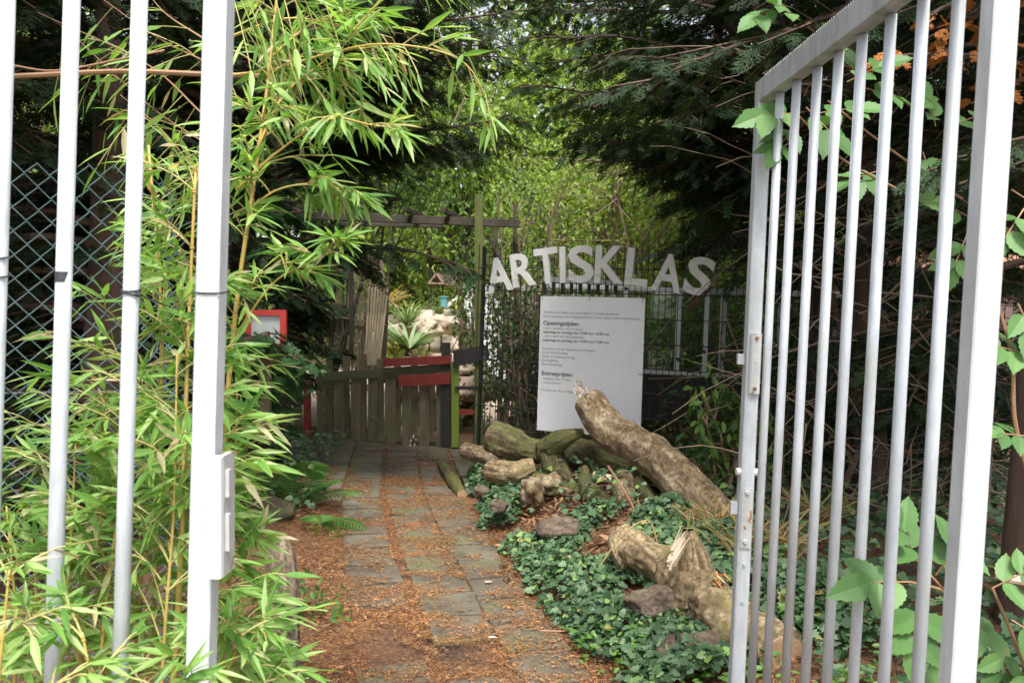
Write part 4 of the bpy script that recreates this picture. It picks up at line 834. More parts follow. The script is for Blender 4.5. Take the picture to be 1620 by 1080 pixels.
shrub('shrub', 'dense dark hedge behind the right hand trees', pos(1450, 12.5), (5, 1.5, 4.5), 12000, .11, 'shrub_dark', 'hedge', None, nbr=24, zc=.05)
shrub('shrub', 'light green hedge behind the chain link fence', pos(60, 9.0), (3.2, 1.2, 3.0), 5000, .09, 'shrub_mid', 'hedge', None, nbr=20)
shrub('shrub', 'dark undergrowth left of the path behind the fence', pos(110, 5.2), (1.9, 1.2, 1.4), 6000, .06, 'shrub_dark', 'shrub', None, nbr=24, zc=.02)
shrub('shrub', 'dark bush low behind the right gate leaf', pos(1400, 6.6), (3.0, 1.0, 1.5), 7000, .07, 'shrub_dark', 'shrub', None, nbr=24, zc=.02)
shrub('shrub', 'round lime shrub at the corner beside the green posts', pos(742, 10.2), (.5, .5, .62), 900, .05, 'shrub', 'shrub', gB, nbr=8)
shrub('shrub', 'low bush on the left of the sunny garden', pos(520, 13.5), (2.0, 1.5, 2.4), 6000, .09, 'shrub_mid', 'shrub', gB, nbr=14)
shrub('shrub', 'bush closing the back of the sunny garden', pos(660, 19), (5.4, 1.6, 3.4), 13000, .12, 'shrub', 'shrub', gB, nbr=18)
# far wood, one mass
fw = MB(); n = 52000; xx = R.uniform(-24, 26, n); yy = 21+R.rand(n)*5+.03*np.abs(xx); hh = 8+2.2*np.sin(xx*.7)+1.4*np.sin(xx*1.9+1)
zz = R.rand(n)**.8*hh; P = np.stack([xx, yy+1.2*np.sin(xx*1.3+zz), zz], -1); L_ = R.uniform(.25, .5, n)
fw.inst(T_QUAD, P, unit(R.normal(size=(n, 3))+V(0, -.3, -.2)), unit(R.normal(size=(n, 3))+V(0, -1, .4)), L_, L_)
tag(fw.build('far_wood', M['shrub_mid']), 'mass of green trees closing the view at the back', 'trees', kind='stuff')
# ------------------------------------------------------------------ sunny garden beyond
sx_, sy_ = np.meshgrid(np.linspace(-4.2, .9, 60), np.linspace(9.9, 17, 70)); sz_ = .03+.11*np.clip(sy_-10.2, 0, 9)+.16*np.floor(np.clip(sy_-10.5, 0, 9)/1.4)*.9
sz_ = sz_+.05*np.array([[noise.noise(Vector((x_*1.7, y_*1.7, 2))) for x_, y_ in zip(r1, r2_)] for r1, r2_ in zip(sx_, sy_)]); sz_[:, 0] = sz_[:, -1] = -.1; sz_[0] = -.1; sz_[-1] = -.1
ii = (np.arange(69)[:, None]*60+np.arange(59)[None]).ravel(); mm = MB(); mm.add(np.stack([sx_, sy_, sz_], -1).reshape(-1, 3), np.stack([ii, ii+1, ii+61, ii+60], -1))
tag(mm.build('terrace_bank', M['sand'], smooth=True), 'pale sandy stepped bank of the sunny garden', kind='structure')
def spiky(name, label, base, n, L0, w, mat, up_=1.2, group=None, trunk=0):
    base = np.asarray(base, float); root = thing(name, base, label, 'plant', group); b = MB(); c = base+V(0, 0, trunk)
    for i in range(n):
        az = R.uniform(0, 6.28); el = R.uniform(.15, 1)*up_; d = unit(V(math.cos(az), math.sin(az), el)); L_ = L0*R.uniform(.7, 1.1); t_ = np.linspace(0, 1, 6)[:, None]
        P = c+d*L_*t_+V(0, 0, -.35*L_)*t_**2; sd = unit(np.cross(d, V(0, 0, 1))); wd = w*np.array([.7, 1, 1, .8, .5, .02])[:, None]/2
        vs = np.concatenate([P+sd*wd, P-sd*wd]); b.add(vs, np.array([(j, j+1, 7+j, 6+j) for j in range(5)]))
    b.build('leaves', M[mat], root)
    if trunk: MB().tube([base, base+V(0, 0, trunk)], [.06, .05], 8).build('stem', M['bark'], root)
    return root
def gp(px, py): q = G(px, py); return q
spiky('cabbage_palm', 'tall spiky grey green palm-like plant in the sunny garden', pos(648, 11.2), 70, .95, .05, 'spiky', 1.3, trunk=.9)
spiky('yucca', 'blue green tuft of upright sword leaves beside the path beyond', V(pt(703, 560, 10.8)[0], 10.8, .15), 90, .62, .035, 'blue_leaf', 2.6)
spiky('yucca', 'second paler tuft of sword leaves left of the blue green one', V(pt(680, 560, 11.2)[0], 11.2, .15), 80, .62, .03, 'spiky', 2.6)
spiky('yellow_plant', 'yellow variegated plant with broad arching leaves', V(pt(636, 560, 10.2)[0], 10.2, .3), 60, .5, .06, 'yellow_leaf', 1.1)
spiky('dry_grass_tuft', 'arching pale grass blades in front of the reed screen', V(pt(545, 600, 9.1)[0], 9.1, .25), 60, .85, .018, 'spiky', 1.6)
spiky('dry_grass_tuft', 'yellowed grass clump right of the yellow plant', V(pt(655, 570, 10.0)[0], 10.0, .2), 60, .45, .02, 'dry_grass', 1.6)
for (px, py, Y, r, sc, lab) in ((640,528,13.5,.30,(1.6,1,.6),'sandy rock beside the tall spiky plant'), (705,512,14,.34,(1.7,1,.55),'sandy rock under the little bird house'), (668,520,13.0,.22,(1.4,1,.7),'smaller sandy rock in the middle of the sunny garden'), (738,560,10.6,.24,(.5,1,1.7),'brown rock at the foot of the white wall'), (690,582,10.2,.36,(1.8,1,.32),'low brown rock just behind the red boards'), (620,590,9.9,.26,(1.4,1,.4),'brown mound behind the gate rail'), (738,612,10.0,.36,(1.5,1,.5),'sandy bank seen between the green posts'), (655,578,10.3,.25,(1.5,1,.4),'brown stone left of the low rock behind the red boards')):
    stone(px, py, Y, r, sc, 'sand', lab, px*.1)
for (px, py, Y, n_, L0, w_2, mt2, up2, lab) in ((668,570,10.7,70,.5,.018,'dry_grass',2.2,'pale dry grass tuft at the foot of the sword leaf plants'), (625,545,11.4,60,.6,.03,'yellow_leaf',1.4,'yellow green strap leaved plant left of the palm-like plant'), (720,575,10.9,60,.42,.02,'blue_leaf',2.0,'short blue green tuft close to the white wall'), (645,500,12.2,70,.8,.03,'spiky',1.6,'grey spiky plant higher up in the sunny garden'), (612,470,12.6,60,.9,.035,'dry_grass',1.4,'straw coloured spiky plant behind the reed screen')):
    spiky('spiky_plant', lab, V(pt(px, py, Y)[0], Y, max(0, pt(px, py, Y)[2]-.15)), n_, L0, w_2, mt2, up2)
shrub('shrub', 'light green bush at the left of the sandy rocks', pos(632, 12.6), (.9, .8, 1.3), 1800, .06, 'shrub', 'shrub', gB, nbr=8)
shrub('shrub', 'light green bush behind the bird house', pos(690, 15.5), (2.4, 1, 2.0), 4500, .08, 'shrub', 'shrub', gB, nbr=10)
bh_ = thing('bird_house', pos(693, 14), 'little gabled bird table with brown roof on a post', 'bird house')
q = pt(691, 447, 14)
mm = MB()
for s_ in (-1, 1): mm.beam(q+V(s_*.13, -.10, -.02), q+V(0, -.10, .15), .028, .03, V(0, 1, 0))
mm.beam(q+V(-.13, -.10, -.015), q+V(.13, -.10, -.015), .025, .03, V(0, 1, 0)); mm.build('gable', M['picket_pale'], bh_)
mm = MB()
for s_ in (-1, 1): mm.hexa([q+V(s_*.16, -.09, -.05), q+V(0, -.09, .15), q+V(.28, .5, .15), q+V(.28+s_*.16, .5, -.05), q+V(s_*.16, -.09, -.03), q+V(0, -.09, .17), q+V(.28, .5, .17), q+V(.28+s_*.16, .5, -.03)])
mm.build('roof', M['roof_edge'], bh_)
for s_ in (-.1, .1): MB().beam(V(q[0]+s_, q[1]+.05, 0), q+V(s_, .05, -.02), .03, .03).build('post', M['beam'], bh_)
ww = thing('white_wall', pos(752, 12), 'bright white rendered wall right of the sunny garden', 'wall')
qbox(MB(), 733, 450, 850, 610, 12, .15).build('wall', M['render_wall'], ww)
pw_ = thing('planter', pos(722, 12.5), 'low pale timber planter with sloping board by the white wall', 'planter')
qbox(MB(), 702, 489, 734, 500, 12.4, .5).build('box', M['paleboard'], pw_); MB().beam(pt(703, 487, 12.3), pt(727, 468, 12.3), .06, .05, V(0, 1, 0)).build('board', M['paleboard'], pw_)
qbox(MB(), 664, 490, 684, 500, 13, .4).build('box', M['paleboard'], pw_)
for x in (722, 728): MB().beam(pt(x, 488, 12.5), pt(x, 468, 12.5), .03, .03).build('stake', M['yellow_leaf'], pw_)
tb = MB(); q = pt(702, 478, 12.2); tb.tube([q+V(0, 0, -.07), q+V(0, 0, .07)], [.05, .06], 10); tb.tube([q+V(0, 0, .07), q+V(0, 0, .09)], [.07, .07], 10); tag(tb.build('bucket', M['teal'], loc=q+V(0, 0, -.07)), 'small teal bucket on the pale planter', 'bucket')
# ------------------------------------------------------------------ ferns
def fern(label, base, n, L0, seed, dirs=None):
    base = np.asarray(base, float); root = thing('fern', base, label, 'fern', 'ferns at the path edge'); r = np.random.RandomState(seed)
    for i in range(n):
        if dirs: d = unit(V(*dirs[i]))
        else: az = r.uniform(0, 6.28); d = unit(V(math.cos(az), math.sin(az), .8))
        L_ = L0*r.uniform(.75, 1.1); b = MB(); t_ = np.linspace(0, 1, 19); P = base+d*L_*t_[:, None]+V(0, 0, -.45*L_)*(t_[:, None])**2
        b.tube(P, np.linspace(.003, .001, 19), 4, False); tt = unit(np.gradient(P, axis=0)); sd = unit(np.cross(tt, V(0, 0, 1))); 
        for s_ in (1, -1):
            ln = L_*.30*np.sin(math.pi*np.clip(t_*.9+.13, 0, 1))**.8; D = unit(sd*s_+tt*.45+V(0, 0, -.15)); U = unit(np.cross(tt, sd)*-1+V(0, 0, 1))
            b.inst(T_LEAF, P[2:], D[2:], U[2:], ln[2:], np.full(len(ln)-2, .022))
        b.build('frond', M['fern'], root)
q = G(476, 800, .05)
fern('large fern arching up beside the left path edge', q, 6, .60, 3, [(.6,-.2,.9),(.1,-.3,1),(-.5,-.2,.8),(.8,.1,.6),(0,.5,.9),(-.6,.4,.7)])
q = G(498, 825, .04); fern('lower fern spreading onto the path slabs', q, 4, .46, 4, [(1,-.5,.25),(.8,-.2,.35),(.5,-.9,.2),(.2,-.6,.5)])
q = G(372, 790, .3); fern('small fern in the shade by the boulder', q, 5, .3, 5)
# ------------------------------------------------------------------ ivy ground cover
def ivy(n, xf, yf, label, size=(.03, .07), lift=.10, mat='ivy', name='ivy', T=T_IVY):
    x, y_ = xf(n), yf(n); return x, y_
b = MB(); n = 20000
y_ = 2.9+4.3*R.rand(n)**1.2; u = R.rand(n)**.9; x = edge_r(y_)+.12+u*(1.25-.06*y_)
nz = np.array([noise.noise(Vector((a*2.6, c*2.6, 3))) for a, c in zip(x, y_)]); keep = (nz > -.30+.5*np.exp(-u/.06)) & ~((y_ > 4.9) & (x > .10+.1*nz) & (R.rand(n) < .92)); x, y_, nz, u = x[keep], y_[keep], nz[keep], u[keep]; n = len(x)
z = gh(x, y_)+(.02+.17*np.clip(nz+.4, 0, 1)+.05*R.rand(n))*np.clip(u*6+.2, 0, 1)
S_ = R.uniform(.018, .048, n)*np.where(R.rand(n) < .08, 1.35, 1); b.inst(T_IVY, np.stack([x, y_, z], -1), unit(R.normal(size=(n, 3))*V(1, 1, .35)+V(-.35, -.5, -.25)), unit(V(-.3, -.5, 1)+R.normal(size=(n, 3))*.55), S_)
tag(b.build('ivy', M['ivy']), 'dark green ivy carpet covering the bank right of the path', 'ivy', kind='stuff')
b = MB(); n = 8000; y_ = 2.6+4.2*R.rand(n); x = R.uniform(1.1, 5.2, n); z = gh(x, y_)+.03+.12*R.rand(n)
S_ = R.uniform(.03, .06, n); b.inst(T_IVY, np.stack([x, y_, z], -1), unit(R.normal(size=(n, 3))*V(1, 1, .3)+V(-.2, -.4, 0)), unit(V(0, -.5, 1)+R.normal(size=(n, 3))*.4), S_)
tag(b.build('ivy', M['ivy']), 'shaded ivy carpet on the ground behind the open gate', 'ivy', kind='stuff')
b = MB(); n = 1500; y_ = 2.55+R.rand(n)*1.0; x = edge_r(y_)+.10+R.rand(n)*.95; z = gh(x, y_)+.03+.10*R.rand(n)
k = np.array([noise.noise(Vector((a*5, c*5, 9))) for a, c in zip(x, y_)]) > -.05
S_ = R.uniform(.025, .045, n)[k]; b.inst(T_LEAF, np.stack([x, y_, z], -1)[k], unit(R.normal(size=(n, 3))*V(1, 1, .3))[k], unit(V(0, -.3, 1)+R.normal(size=(n, 3))*.35)[k], S_)
tag(b.build('ground_herbs', M['herb']), 'fresh light green herb leaves in front of the ivy', 'herbs', kind='stuff')
b = MB(); n = 900; y_ = 5.5+R.rand(n)*3; x = np.where(y_ > 6, -1.62, -1.3)-R.rand(n)*1.0; z = gh(x, y_)+.04+.12*R.rand(n); S_ = R.uniform(.03, .06, n)
b.inst(T_IVY, np.stack([x, y_, z], -1), unit(R.normal(size=(n, 3))*V(1, 1, .3)), unit(V(0, -.4, 1)+R.normal(size=(n, 3))*.4), S_)
tag(b.build('ivy', M['ivy']), 'dark ivy patch along the left edge of the far path', 'ivy', kind='stuff')
b = MB(); 
for (px, py, k) in ((500, 965, 60), (475, 955, 30)):
    q = G(px, py, .06); P = q+R.normal(size=(k, 3))*V(.07, .05, .04)+V(0, 0, .03); b.inst(T_LEAF, P, rnd_unit(k), unit(V(0, -.5, 1)+R.normal(size=(k, 3))*.4), R.uniform(.03, .05, k))
tag(b.build('seedling', M['shrub_mid']), 'small dark green seedlings at the path edge near the timber stump', 'seedlings', kind='stuff')
# white flecked lawn beyond mesh
b = MB(); n = 500; x = R.uniform(.3, 2.6, n); y_ = R.uniform(7.1, 8.2, n); S_ = R.uniform(.02, .04, n); b.inst(T_LEAF, np.stack([x, y_, gh(x, y_)+.03], -1), rnd_unit(n, .3), unit(V(0, -.4, 1)+R.normal(size=(n, 3))*.3), S_)
tag(b.build('petals', M['paleboard']), 'pale petals scattered on the ground behind the mesh fence', 'petals', kind='stuff')
b = MB(); n = 14000; x = R.uniform(-.1, 3.6, n); y_ = R.uniform(6.9, 8.3, n); S_ = R.uniform(.04, .08, n); b.inst(T_QUAD, np.stack([x, y_, gh(x, y_)], -1), unit(R.normal(size=(n, 3))*V(1, 1, .3)+V(0, 0, .8)), rnd_unit(n), S_, S_*.2)
tag(b.build('grass', M['shrub_mid']), 'short green grass behind the mesh fence', 'grass', kind='stuff')
# dry grass tufts by the open gate
def tuft(label, base, n, L0, spread, name='dry_grass_tuft'):
    base = np.asarray(base, float); root = thing(name, base, label, 'grass tuft', 'dry grass tufts by the open gate'); b = MB()
    for i in range(n):
        az = R.uniform(0, 6.28); d = unit(V(math.cos(az)*spread, math.sin(az)*spread, 1)); L_ = L0*R.uniform(.5, 1.1); t_ = np.linspace(0, 1, 7)[:, None]
        s0 = base+V(R.normal()*.05, R.normal()*.05, 0); kk = R.uniform(.4, 1.0); P = s0+d*L_*t_+V(d[0]*.5, d[1]*.5, -kk)*L_*.6*t_**2; sd = unit(np.cross(d, V(R.normal(), R.normal(), .2))); wd = .005*np.array([.8, 1, 1, .9, .7, .5, .05])[:, None]
        b.add(np.concatenate([P+sd*wd, P-sd*wd]), np.array([(j, j+1, 8+j, 7+j) for j in range(6)]))
    b.build('blades', M['dry_grass'], root)
for (px, py, Y, n, L0, sp_, lab) in ((1120,900,4.3,80,.34,.5,'dry yellow grass tuft between the forked log and the gate stile'), (1175,920,3.9,80,.42,.55,'dry grass tuft right behind the stile of the open gate'), (1235,930,3.9,70,.42,.6,'dry grass tuft behind the first gate bars'), (1050,862,4.6,24,.26,.9,'thin bent straw between the logs'), (1290,900,4.6,45,.42,.6,'sparse dry grass tuft behind the middle gate bars')):
    q = pt(px, py, Y); q[2] = zg(q[0], q[1])+.05; tuft(lab, q, n, L0, sp_)
bs = thing('bent_straw', pt(950, 900, 3.8)*V(1, 1, 0), 'bent dry straw arching in front of the forked log', 'straw')
MB().tube(smooth([pt(950, 893, 3.7), pt(985, 845, 3.75), pt(1025, 822, 3.8), pt(1040, 858, 3.8)], 14), [.0035]*len(smooth([pt(950, 893, 3.7), pt(985, 845, 3.75), pt(1025, 822, 3.8), pt(1040, 858, 3.8)], 14)), 5).build('stalk', M['dry_grass'], bs)
MB().tube(smooth([pt(1085, 850, 3.9), pt(1094, 806, 3.9), pt(1100, 860, 3.9)], 10), .003, 5).build('stalk', M['dry_grass'], bs)
MB().tube(smooth([pt(962, 737, 5.0), pt(990, 780, 4.9), pt(1008, 815, 4.8)], 10), .008, 6).build('stick', M['red'] if False else M['cane_brown'], bs)
sk = MB().tube([G(853, 997, .04), G(902, 998, .04)], .0035, 5).build('stick', M['cane_brown'], loc=G(853, 997, 0)); tag(sk, 'thin straight twig lying at the edge of the ivy', 'stick')
br_ = MB().tube(smooth([pt(1578, 908, 2.3), pt(1600, 915, 2.3), pt(1660, 925, 2.35)], 8), [.012, .014, .013, .013, .013, .013, .013, .012][:len(smooth([pt(1578, 908, 2.3), pt(1600, 915, 2.3), pt(1660, 925, 2.35)], 8))], 8).build('broken_branch', M['split'], loc=pt(1600, 915, 2.3)); tag(br_, 'broken pale branch end at the right edge of the picture', 'branch')
# ------------------------------------------------------------------ elder branches
def compound(lv, st, tip, d, L0, n=5, upv=None):
    d = unit(d); sd = unit(np.cross(d, upv if upv is not None else V(0, -.6, .8))); e = tip+d*L0*1.1; st.segs([tip], [e], .0022, .0014, 4)
    U = upv if upv is not None else V(0, -.7, .7); P = [e]; D = [d]; 
    for k, u in enumerate(((.85), (.35))[: (n-1)//2]):
        for s_ in (1, -1): P.append(tip+d*L0*1.1*u); D.append(unit(d*.55+sd*s_))
    P = np.array(P); D = np.array(D)+R.normal(size=(len(P), 3))*.12; Ls = L0*R.uniform(.8, 1.1, len(P)); Ls[0] *= 1.1
    lv.inst(T_ELDER, P, D+V(0, 0, -.15), np.tile(U, (len(P), 1))+R.normal(size=(len(P), 3))*.25, Ls, Ls*.95)
def elder(label, stemspts, leaves, base, L0=.085):
    root = thing('elder_shrub', base, label, 'shrub', 'elder shoots around the right gate leaf'); st = MB(); lv = MB()
    for pp, r_ in stemspts: P = smooth([pt(*q) for q in pp], 16); st.tube(P, np.linspace(r_, r_*.5, len(P)), 6)
    for (px, py, Y, dx, dz, n_) in leaves: compound(lv, st, pt(px, py, Y), V(dx, -.25, dz), L0*R.uniform(.9, 1.15), n_)
    st.build('stems', M['cane_brown'], root); lv.build('leaves', M['elder'], root)
elder('fresh elder shoot poking through the lower right gate bars', [([(1560,1080,2.0),(1540,1010,2.0),(1500,940,1.95),(1440,920,1.9)], .006), ([(1420,1090,2.0),(1410,1040,2.0),(1405,985,2.0)], .004), ([(1500,940,1.95),(1450,885,1.95)], .004)],
    [(1440,920,1.85,-1,.05,5), (1450,885,1.9,-.5,.8,5), (1480,910,1.95,.3,.7,5), (1500,950,2.0,.6,-.5,5), (1520,985,2.0,-.6,-.7,5), (1460,950,1.95,-.2,-1,5), (1540,1020,2.0,-.4,-1,5)], pos(1560, 2.0))
elder('elder bush with large leaves right of the gate post', [([(1640,1100,1.9),(1600,1000,1.9),(1570,930,1.9)], .006), ([(1680,900,1.9),(1610,690,1.9),(1600,560,1.9),(1560,420,1.95)], .006)],
    [(1570,930,1.9,.6,.5,5), (1600,980,1.85,.7,-.4,5), (1590,1020,1.9,-.2,-1,5), (1620,1050,1.85,.2,-.9,5), (1625,560,1.9,-1,.2,5), (1625,690,1.9,-1,.1,5), (1610,480,1.9,.3,-.8,5), (1620,330,1.9,-.6,-.8,5), (1600,300,2.3,.3,-.3,3)], pos(1640, 1.9), .072)
elder('green elder spray hooked over the top corner of the open gate', [([(1420,300,2.9),(1330,250,2.8),(1260,180,2.65)], .005), ([(1620,380,3.0),(1500,300,3.0),(1400,230,2.95),(1310,160,2.9)], .006)],
    [(1262,180,2.6,-1,-.1,5), (1258,195,2.6,-.6,-.9,5), (1275,170,2.62,.6,-.7,5), (1290,180,2.7,.8,.1,5), (1340,130,2.9,.6,.3,5), (1370,140,2.9,1,-.3,5), (1480,200,2.9,-.3,.7,5), (1500,200,2.9,.8,.3,5), (1390,270,2.9,-.8,-.3,5), (1460,240,2.9,.2,-.9,5), (1530,370,2.5,-.4,-.8,5), (1545,350,2.5,-.8,.3,3), (1350,110,3.0,-.5,.6,3)], pos(1420, 2.9), .095)
elder('dark leafy sprig high up behind the gate top rail', [([(1300,60,4.2),(1250,20,4.2),(1210,-20,4.2)], .006)], [(1260,30,4.1,-.5,.2,5), (1230,10,4.1,-.8,-.5,5), (1300,50,4.1,.4,-.5,5), (1270,0,4.1,.3,.6,5)], pos(1300, 4.2), .12)
# ------------------------------------------------------------------ bamboo
def twigs(st, lv, a_, d, L_, nl, ll, droop=.35, tail=.75):
    t_ = np.linspace(0, 1, 7)[:, None]; d = unit(d); P = a_+d*L_*t_+V(0, 0, -droop*L_)*t_**2; st.segs(P[:-1], P[1:], .0016, .0013, 4)
    u = np.linspace(1-tail, 1, nl)+R.normal(size=nl)*.02; u = np.clip(u, .05, 1); Q = np.stack([np.interp(u, t_[:, 0], P[:, k]) for k in range(3)], -1)
    tn = unit(P[-1]-P[-3]); sd = unit(np.cross(tn, V(R.normal()*.5, R.normal()*.5, 1))); s_ = np.where(np.arange(nl) % 2, 1, -1)[:, None]*R.uniform(.25, .95, (nl, 1)); s_[-1] = 0.05
    D = unit(tn+sd*s_+V(0, 0, -.12)+R.normal(size=(nl, 3))*.28); U = unit(V(R.normal()*.3, -.35, 1)+R.normal(size=(nl, 3))*.45); ls = ll*R.uniform(.7, 1.2, nl)
    lv.inst(T_BAMBOO, Q, D, U, ls, ls*R.uniform(.65, 1.1, nl))
def cane(st, cn, lv, P, r, nodes, bl, ll, ymin=0.0, dirs=None, leaf0=3, leaf1=6, side=1.0):
    P = smooth(P, 26); cn.tube(P, np.linspace(r, r*.45, len(P)), 8, True)
    for u in np.linspace(ymin, 1, nodes):
        i = min(len(P)-2, int(u*(len(P)-1))); q = P[i]; tn = unit(P[i+1]-P[i]); cn.tube([q-tn*.003, q, q+tn*.003], [r*.9, r*1.25*(1-.5*u), r*.9], 8, False)
        for k in range(R.randint(1, 4)):
            az = R.uniform(0, 6.28); d = unit(tn*.7+V(math.cos(az)*side, math.sin(az)*side*.8, .25)); Lb = bl*R.uniform(.5, 1.2)*(1.1-.5*u)
            t_ = np.linspace(0, 1, 6)[:, None]; B = q+d*Lb*t_+V(0, 0, -.25*Lb)*t_**2; st.segs(B[:-1], B[1:], .0022, .0016, 4)
            twigs(st, lv, B[-1], d+V(0, 0, -.2), Lb*.4, R.randint(leaf0, leaf1), ll)
            for j in (2, 3, 4):
                if R.rand() < .75: twigs(st, lv, B[j], unit(d+R.normal(size=3)*.55), Lb*R.uniform(.3, .6), R.randint(leaf0, leaf1), ll)
def bamboo(label, base, canes, r=.006, ll=.075, bl=.3):
    root = thing('bamboo_plant', base, label, 'bamboo', 'bamboo growing through the left gate leaf'); st = MB(); lv = MB()
    for (P, r_, nodes, ymin, bl_) in canes: cn = MB(); cane(st, cn, lv, P, r_, nodes, bl_, ll, ymin); cn.build('cane', M['bamboo_cane'], root, smooth=True)
    st.build('twigs', M['bamboo_twig'], root); lv.build('leaves', M['bamboo_leaf'], root); return root
pp = lambda *a: [pt(*q) for q in a]
bamboo('tall yellow bamboo cane arching up right of the gate stile with long side shoots', pos(340, 1.95),
    [(pp((330,1150,1.9),(350,760,1.9),(372,500,1.95),(400,300,2.0),(425,120,2.05),(445,-80,2.1)), .0075, 9, .42, .20),
     (pp((375,300,2.0),(440,240,2.0),(520,190,1.95),(600,200,1.9)), .0035, 6, .25, .15),
     (pp((410,200,2.1),(470,120,2.2),(540,130,2.2),(590,170,2.2)), .003, 4, .3, .10), (pp((430,90,2.1),(490,40,2.15),(560,20,2.2)), .003, 4, .3, .10), (pp((395,330,2.0),(440,300,2.0),(500,290,2.0),(540,300,2.0)), .003, 5, .3, .12),
     (pp((400,250,2.0),(450,150,2.05),(520,90,2.1),(620,-20,2.1)), .004, 7, .2, .2),
     (pp((366,540,1.95),(430,450,1.95),(490,415,1.9),(540,385,1.9)), .003, 3, .5, .10)])
bamboo('leafy bamboo behind the left bars reaching the bottom of the gate', pos(230, 1.8),
    [(pp((270,1150,1.7),(285,900,1.7),(292,700,1.75),(300,480,1.8),(310,260,1.85)), .007, 10, .1, .24),
     (pp((180,1150,1.8),(190,900,1.8),(200,700,1.85),(215,520,1.9)), .006, 9, .1, .25),
     (pp((120,1150,1.9),(140,900,1.9),(150,750,1.95),(170,640,2.0)), .006, 8, .1, .24),
     (pp((235,1150,2.0),(250,800,2.05),(255,500,2.1),(235,230,2.15)), .007, 10, .1, .25),
     (pp((150,1180,1.7),(165,980,1.7),(185,820,1.72),(200,660,1.75)), .004, 9, .1, .20), (pp((90,1180,1.75),(100,1000,1.75),(112,860,1.75),(120,700,1.8)), .004, 8, .1, .20),
     (pp((250,1180,1.62),(262,980,1.62),(275,800,1.65),(280,560,1.7)), .004, 11, .1, .18), (pp((20,1180,1.75),(25,1000,1.75),(20,900,1.75),(10,800,1.8)), .004, 7, .1, .20),
     (pp((200,1180,1.9),(225,900,1.9),(245,700,1.95),(262,420,2.0)), .004, 11, .1, .2), (pp((305,1180,1.7),(312,900,1.7),(318,700,1.75),(322,500,1.8)), .004, 10, .1, .15),
     (pp((60,1150,1.85),(60,980,1.85),(50,850,1.9)), .005, 6, .1, .22),
     (pp((300,1150,1.9),(320,800,1.95),(335,560,2.0),(330,330,2.05)), .006, 9, .15, .2)])
bamboo('low bamboo in front of the gate bars at the lower left corner', pos(130, 1.25),
    [(pp((150,1300,1.32),(150,1120,1.30),(130,1000,1.30)), .004, 3, .3, .13), (pp((-20,1250,1.30),(0,1050,1.30),(15,900,1.32)), .004, 3, .3, .14),
     (pp((230,1300,1.34),(250,1180,1.32),(262,1090,1.32)), .004, 2, .4, .10), (pp((60,1300,1.25),(70,1180,1.25),(60,1100,1.25)), .004, 3, .3, .13)], ll=.062)
bamboo('bamboo shoots leaning out over the path edge at the bottom', pos(420, 1.9),
    [(pp((330,1180,1.8),(360,1040,1.8),(385,930,1.85),(395,850,1.9)), .004, 5, .2, .10), (pp((380,1220,1.8),(430,1120,1.8),(465,1060,1.8)), .004, 5, .2, .11),
     (pp((345,1100,1.9),(365,900,1.95),(372,720,2.0),(376,560,2.0)), .005, 7, .2, .10), (pp((320,1180,1.6),(360,1060,1.6),(385,1000,1.6)), .004, 4, .2, .14)])
# overhanging leafy shoot across the top
ob = thing('bamboo_plant', pos(370, 2.3), 'long thin bamboo shoot bending across the top of the opening', 'bamboo', 'bamboo growing through the left gate leaf'); st = MB(); lv = MB(); cn = MB()
P = smooth(pp((360,120,2.1),(430,110,2.1),(520,85,2.1),(600,70,2.05),(690,80,2.0),(740,105,2.0),(768,150,2.0)), 30); cn.tube(P, np.linspace(.004, .0012, len(P)), 6)
for i in range(3, len(P), 2):
    tn = unit(P[min(i+1, len(P)-1)]-P[i-1]); k = 2 if i < len(P)-10 else 1
    for j in range(k): twigs(st, lv, P[i], unit(tn*.7+V(0, R.normal()*.4, R.choice([-.8, .7]))), R.uniform(.04, .16)*(1.3 if i < 14 else .7), R.randint(2, 5), .09, .2, .6)
P = smooth(pp((360,60,2.2),(450,30,2.2),(540,40,2.2),(620,60,2.2)), 20); cn.tube(P, np.linspace(.004, .0012, len(P)), 6)
for i in range(2, len(P)): twigs(st, lv, P[i], unit(V(.6, R.normal()*.4, R.choice([-.8, .5]))), R.uniform(.08, .2), R.randint(3, 6), .09, .2, .7)
P = smooth(pp((370,0,2.0),(430,-20,2.0),(500,-30,2.0)), 12); 
for i in range(len(P)): twigs(st, lv, P[i], unit(V(.4, R.normal()*.4, -.9)), R.uniform(.1, .25), R.randint(3, 6), .09, .2, .7)
cn.build('cane', M['bamboo_cane'], ob); st.build('twigs', M['bamboo_twig'], ob); lv.build('leaves', M['bamboo_leaf'], ob)
ub = thing('bamboo_plant', pos(180, 2.6), 'sparse upper bamboo shoots above the chain link fence', 'bamboo', 'bamboo growing through the left gate leaf'); st = MB(); lv = MB(); cn = MB()
for (a_, b_, c__) in (((320,180,2.5),(230,100,2.5),(60,20,2.5)), ((330,230,2.6),(240,170,2.6),(120,60,2.6)), ((330,100,2.6),(250,60,2.6),(150,-10,2.6)), ((330,300,2.5),(260,210,2.5),(190,150,2.5)), ((320,60,2.5),(260,20,2.5),(220,-30,2.5))):
    P = smooth(pp(a_, b_, c__), 16); cn.tube(P, np.linspace(.003, .001, len(P)), 5)
    for i in range(1, 15):
        if R.rand() < .8-.035*i: twigs(st, lv, P[i], unit(V(-.6, R.normal()*.4, R.normal()*.6-.2)), R.uniform(.1, .22), R.randint(2, 5), .10, .2, .6)
cn.build('cane', M['cane_brown'], ub); st.build('twigs', M['bamboo_twig'], ub); lv.build('leaves', M['bamboo_leaf'], ub)
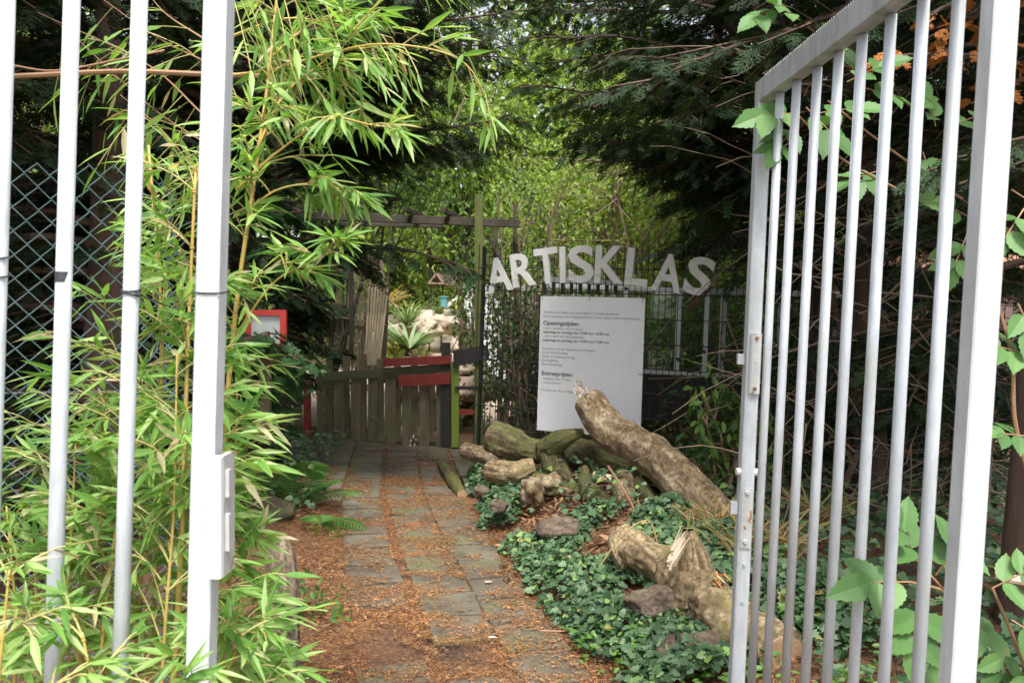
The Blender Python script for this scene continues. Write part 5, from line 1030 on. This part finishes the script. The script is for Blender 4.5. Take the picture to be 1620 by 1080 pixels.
hs = MB().tube(smooth([pt(-40, 124, 2.3), pt(60, 119, 2.3), pt(200, 113, 2.3), pt(352, 119, 2.3), pt(420, 120, 2.4)], 20), .0075, 7).build('dead_cane', M['cane_brown'], loc=pt(0, 120, 2.3)); tag(hs, 'brown dead cane lying horizontally across the top of the left bars', 'cane')
hs = MB().tube(smooth([pt(20, 104, 2.35), pt(90, 112, 2.35), pt(200, 92, 2.35), pt(260, 80, 2.4)], 16), .003, 6).build('dead_cane', M['cane_brown'], loc=pt(20, 104, 2.35)); tag(hs, 'thin brown twig just above the horizontal dead cane', 'cane')
# street apron in front of the gate (behind and under the camera)
ap = MB().box(V(0, -9, .012), 40, 20, .02); tag(ap.build('pavement', M['paver']), 'grey pavement outside the gate', kind='structure')
# ------------------------------------------------------------------ camera, light
cam = bpy.data.cameras.new('camera'); co = bpy.data.objects.new('camera', cam); C.objects.link(co)
from mathutils import Matrix
mt_ = Matrix(((_r2[0], _u2[0], -_f[0], CAM[0]), (_r2[1], _u2[1], -_f[1], CAM[1]), (_r2[2], _u2[2], -_f[2], CAM[2]), (0, 0, 0, 1))); co.matrix_world = mt_
cam.sensor_width = 36; cam.lens = F/1620*36; cam.clip_start = .05; cam.clip_end = 500
cam.dof.use_dof = True; cam.dof.focus_distance = 3.2; cam.dof.aperture_fstop = 7.0
bpy.context.scene.camera = co
SE, SR = math.radians(62), math.radians(172)   # elevation, azimuth (from +Y clockwise): the light comes from behind the camera, slightly left
w_ = bpy.data.worlds.new('World'); bpy.context.scene.world = w_; w_.use_nodes = True; t = w_.node_tree; t.nodes.clear()
sky = t.nodes.new('ShaderNodeTexSky'); sky.sky_type = 'NISHITA'; sky.sun_disc = False; sky.sun_elevation = SE; sky.sun_rotation = SR; sky.dust_density = 3; sky.air_density = 1
bg = t.nodes.new('ShaderNodeBackground'); bg.inputs[1].default_value = .15; ou = t.nodes.new('ShaderNodeOutputWorld')
hs_ = t.nodes.new('ShaderNodeHueSaturation'); hs_.inputs['Saturation'].default_value = .35
t.links.new(sky.outputs[0], hs_.inputs['Color']); t.links.new(hs_.outputs[0], bg.inputs[0]); t.links.new(bg.outputs[0], ou.inputs[0])
sl = bpy.data.lights.new('sun', 'SUN'); sl.energy = 2.6; sl.angle = math.radians(14); sl.color = (1, .97, .92); so = bpy.data.objects.new('sun', sl); C.objects.link(so)
sdv = Vector((math.sin(SR)*math.cos(SE), math.cos(SR)*math.cos(SE), math.sin(SE))); so.rotation_euler = (-sdv).to_track_quat('-Z', 'Y').to_euler(); so.location = (0, -5, 9)
sc = bpy.context.scene; sc.view_settings.view_transform = 'Standard'; sc.view_settings.look = 'None'; sc.view_settings.exposure = 1.25; sc.view_settings.gamma = 1
sc.cycles.max_bounces = 6; sc.cycles.diffuse_bounces = 3; sc.cycles.transparent_max_bounces = 12
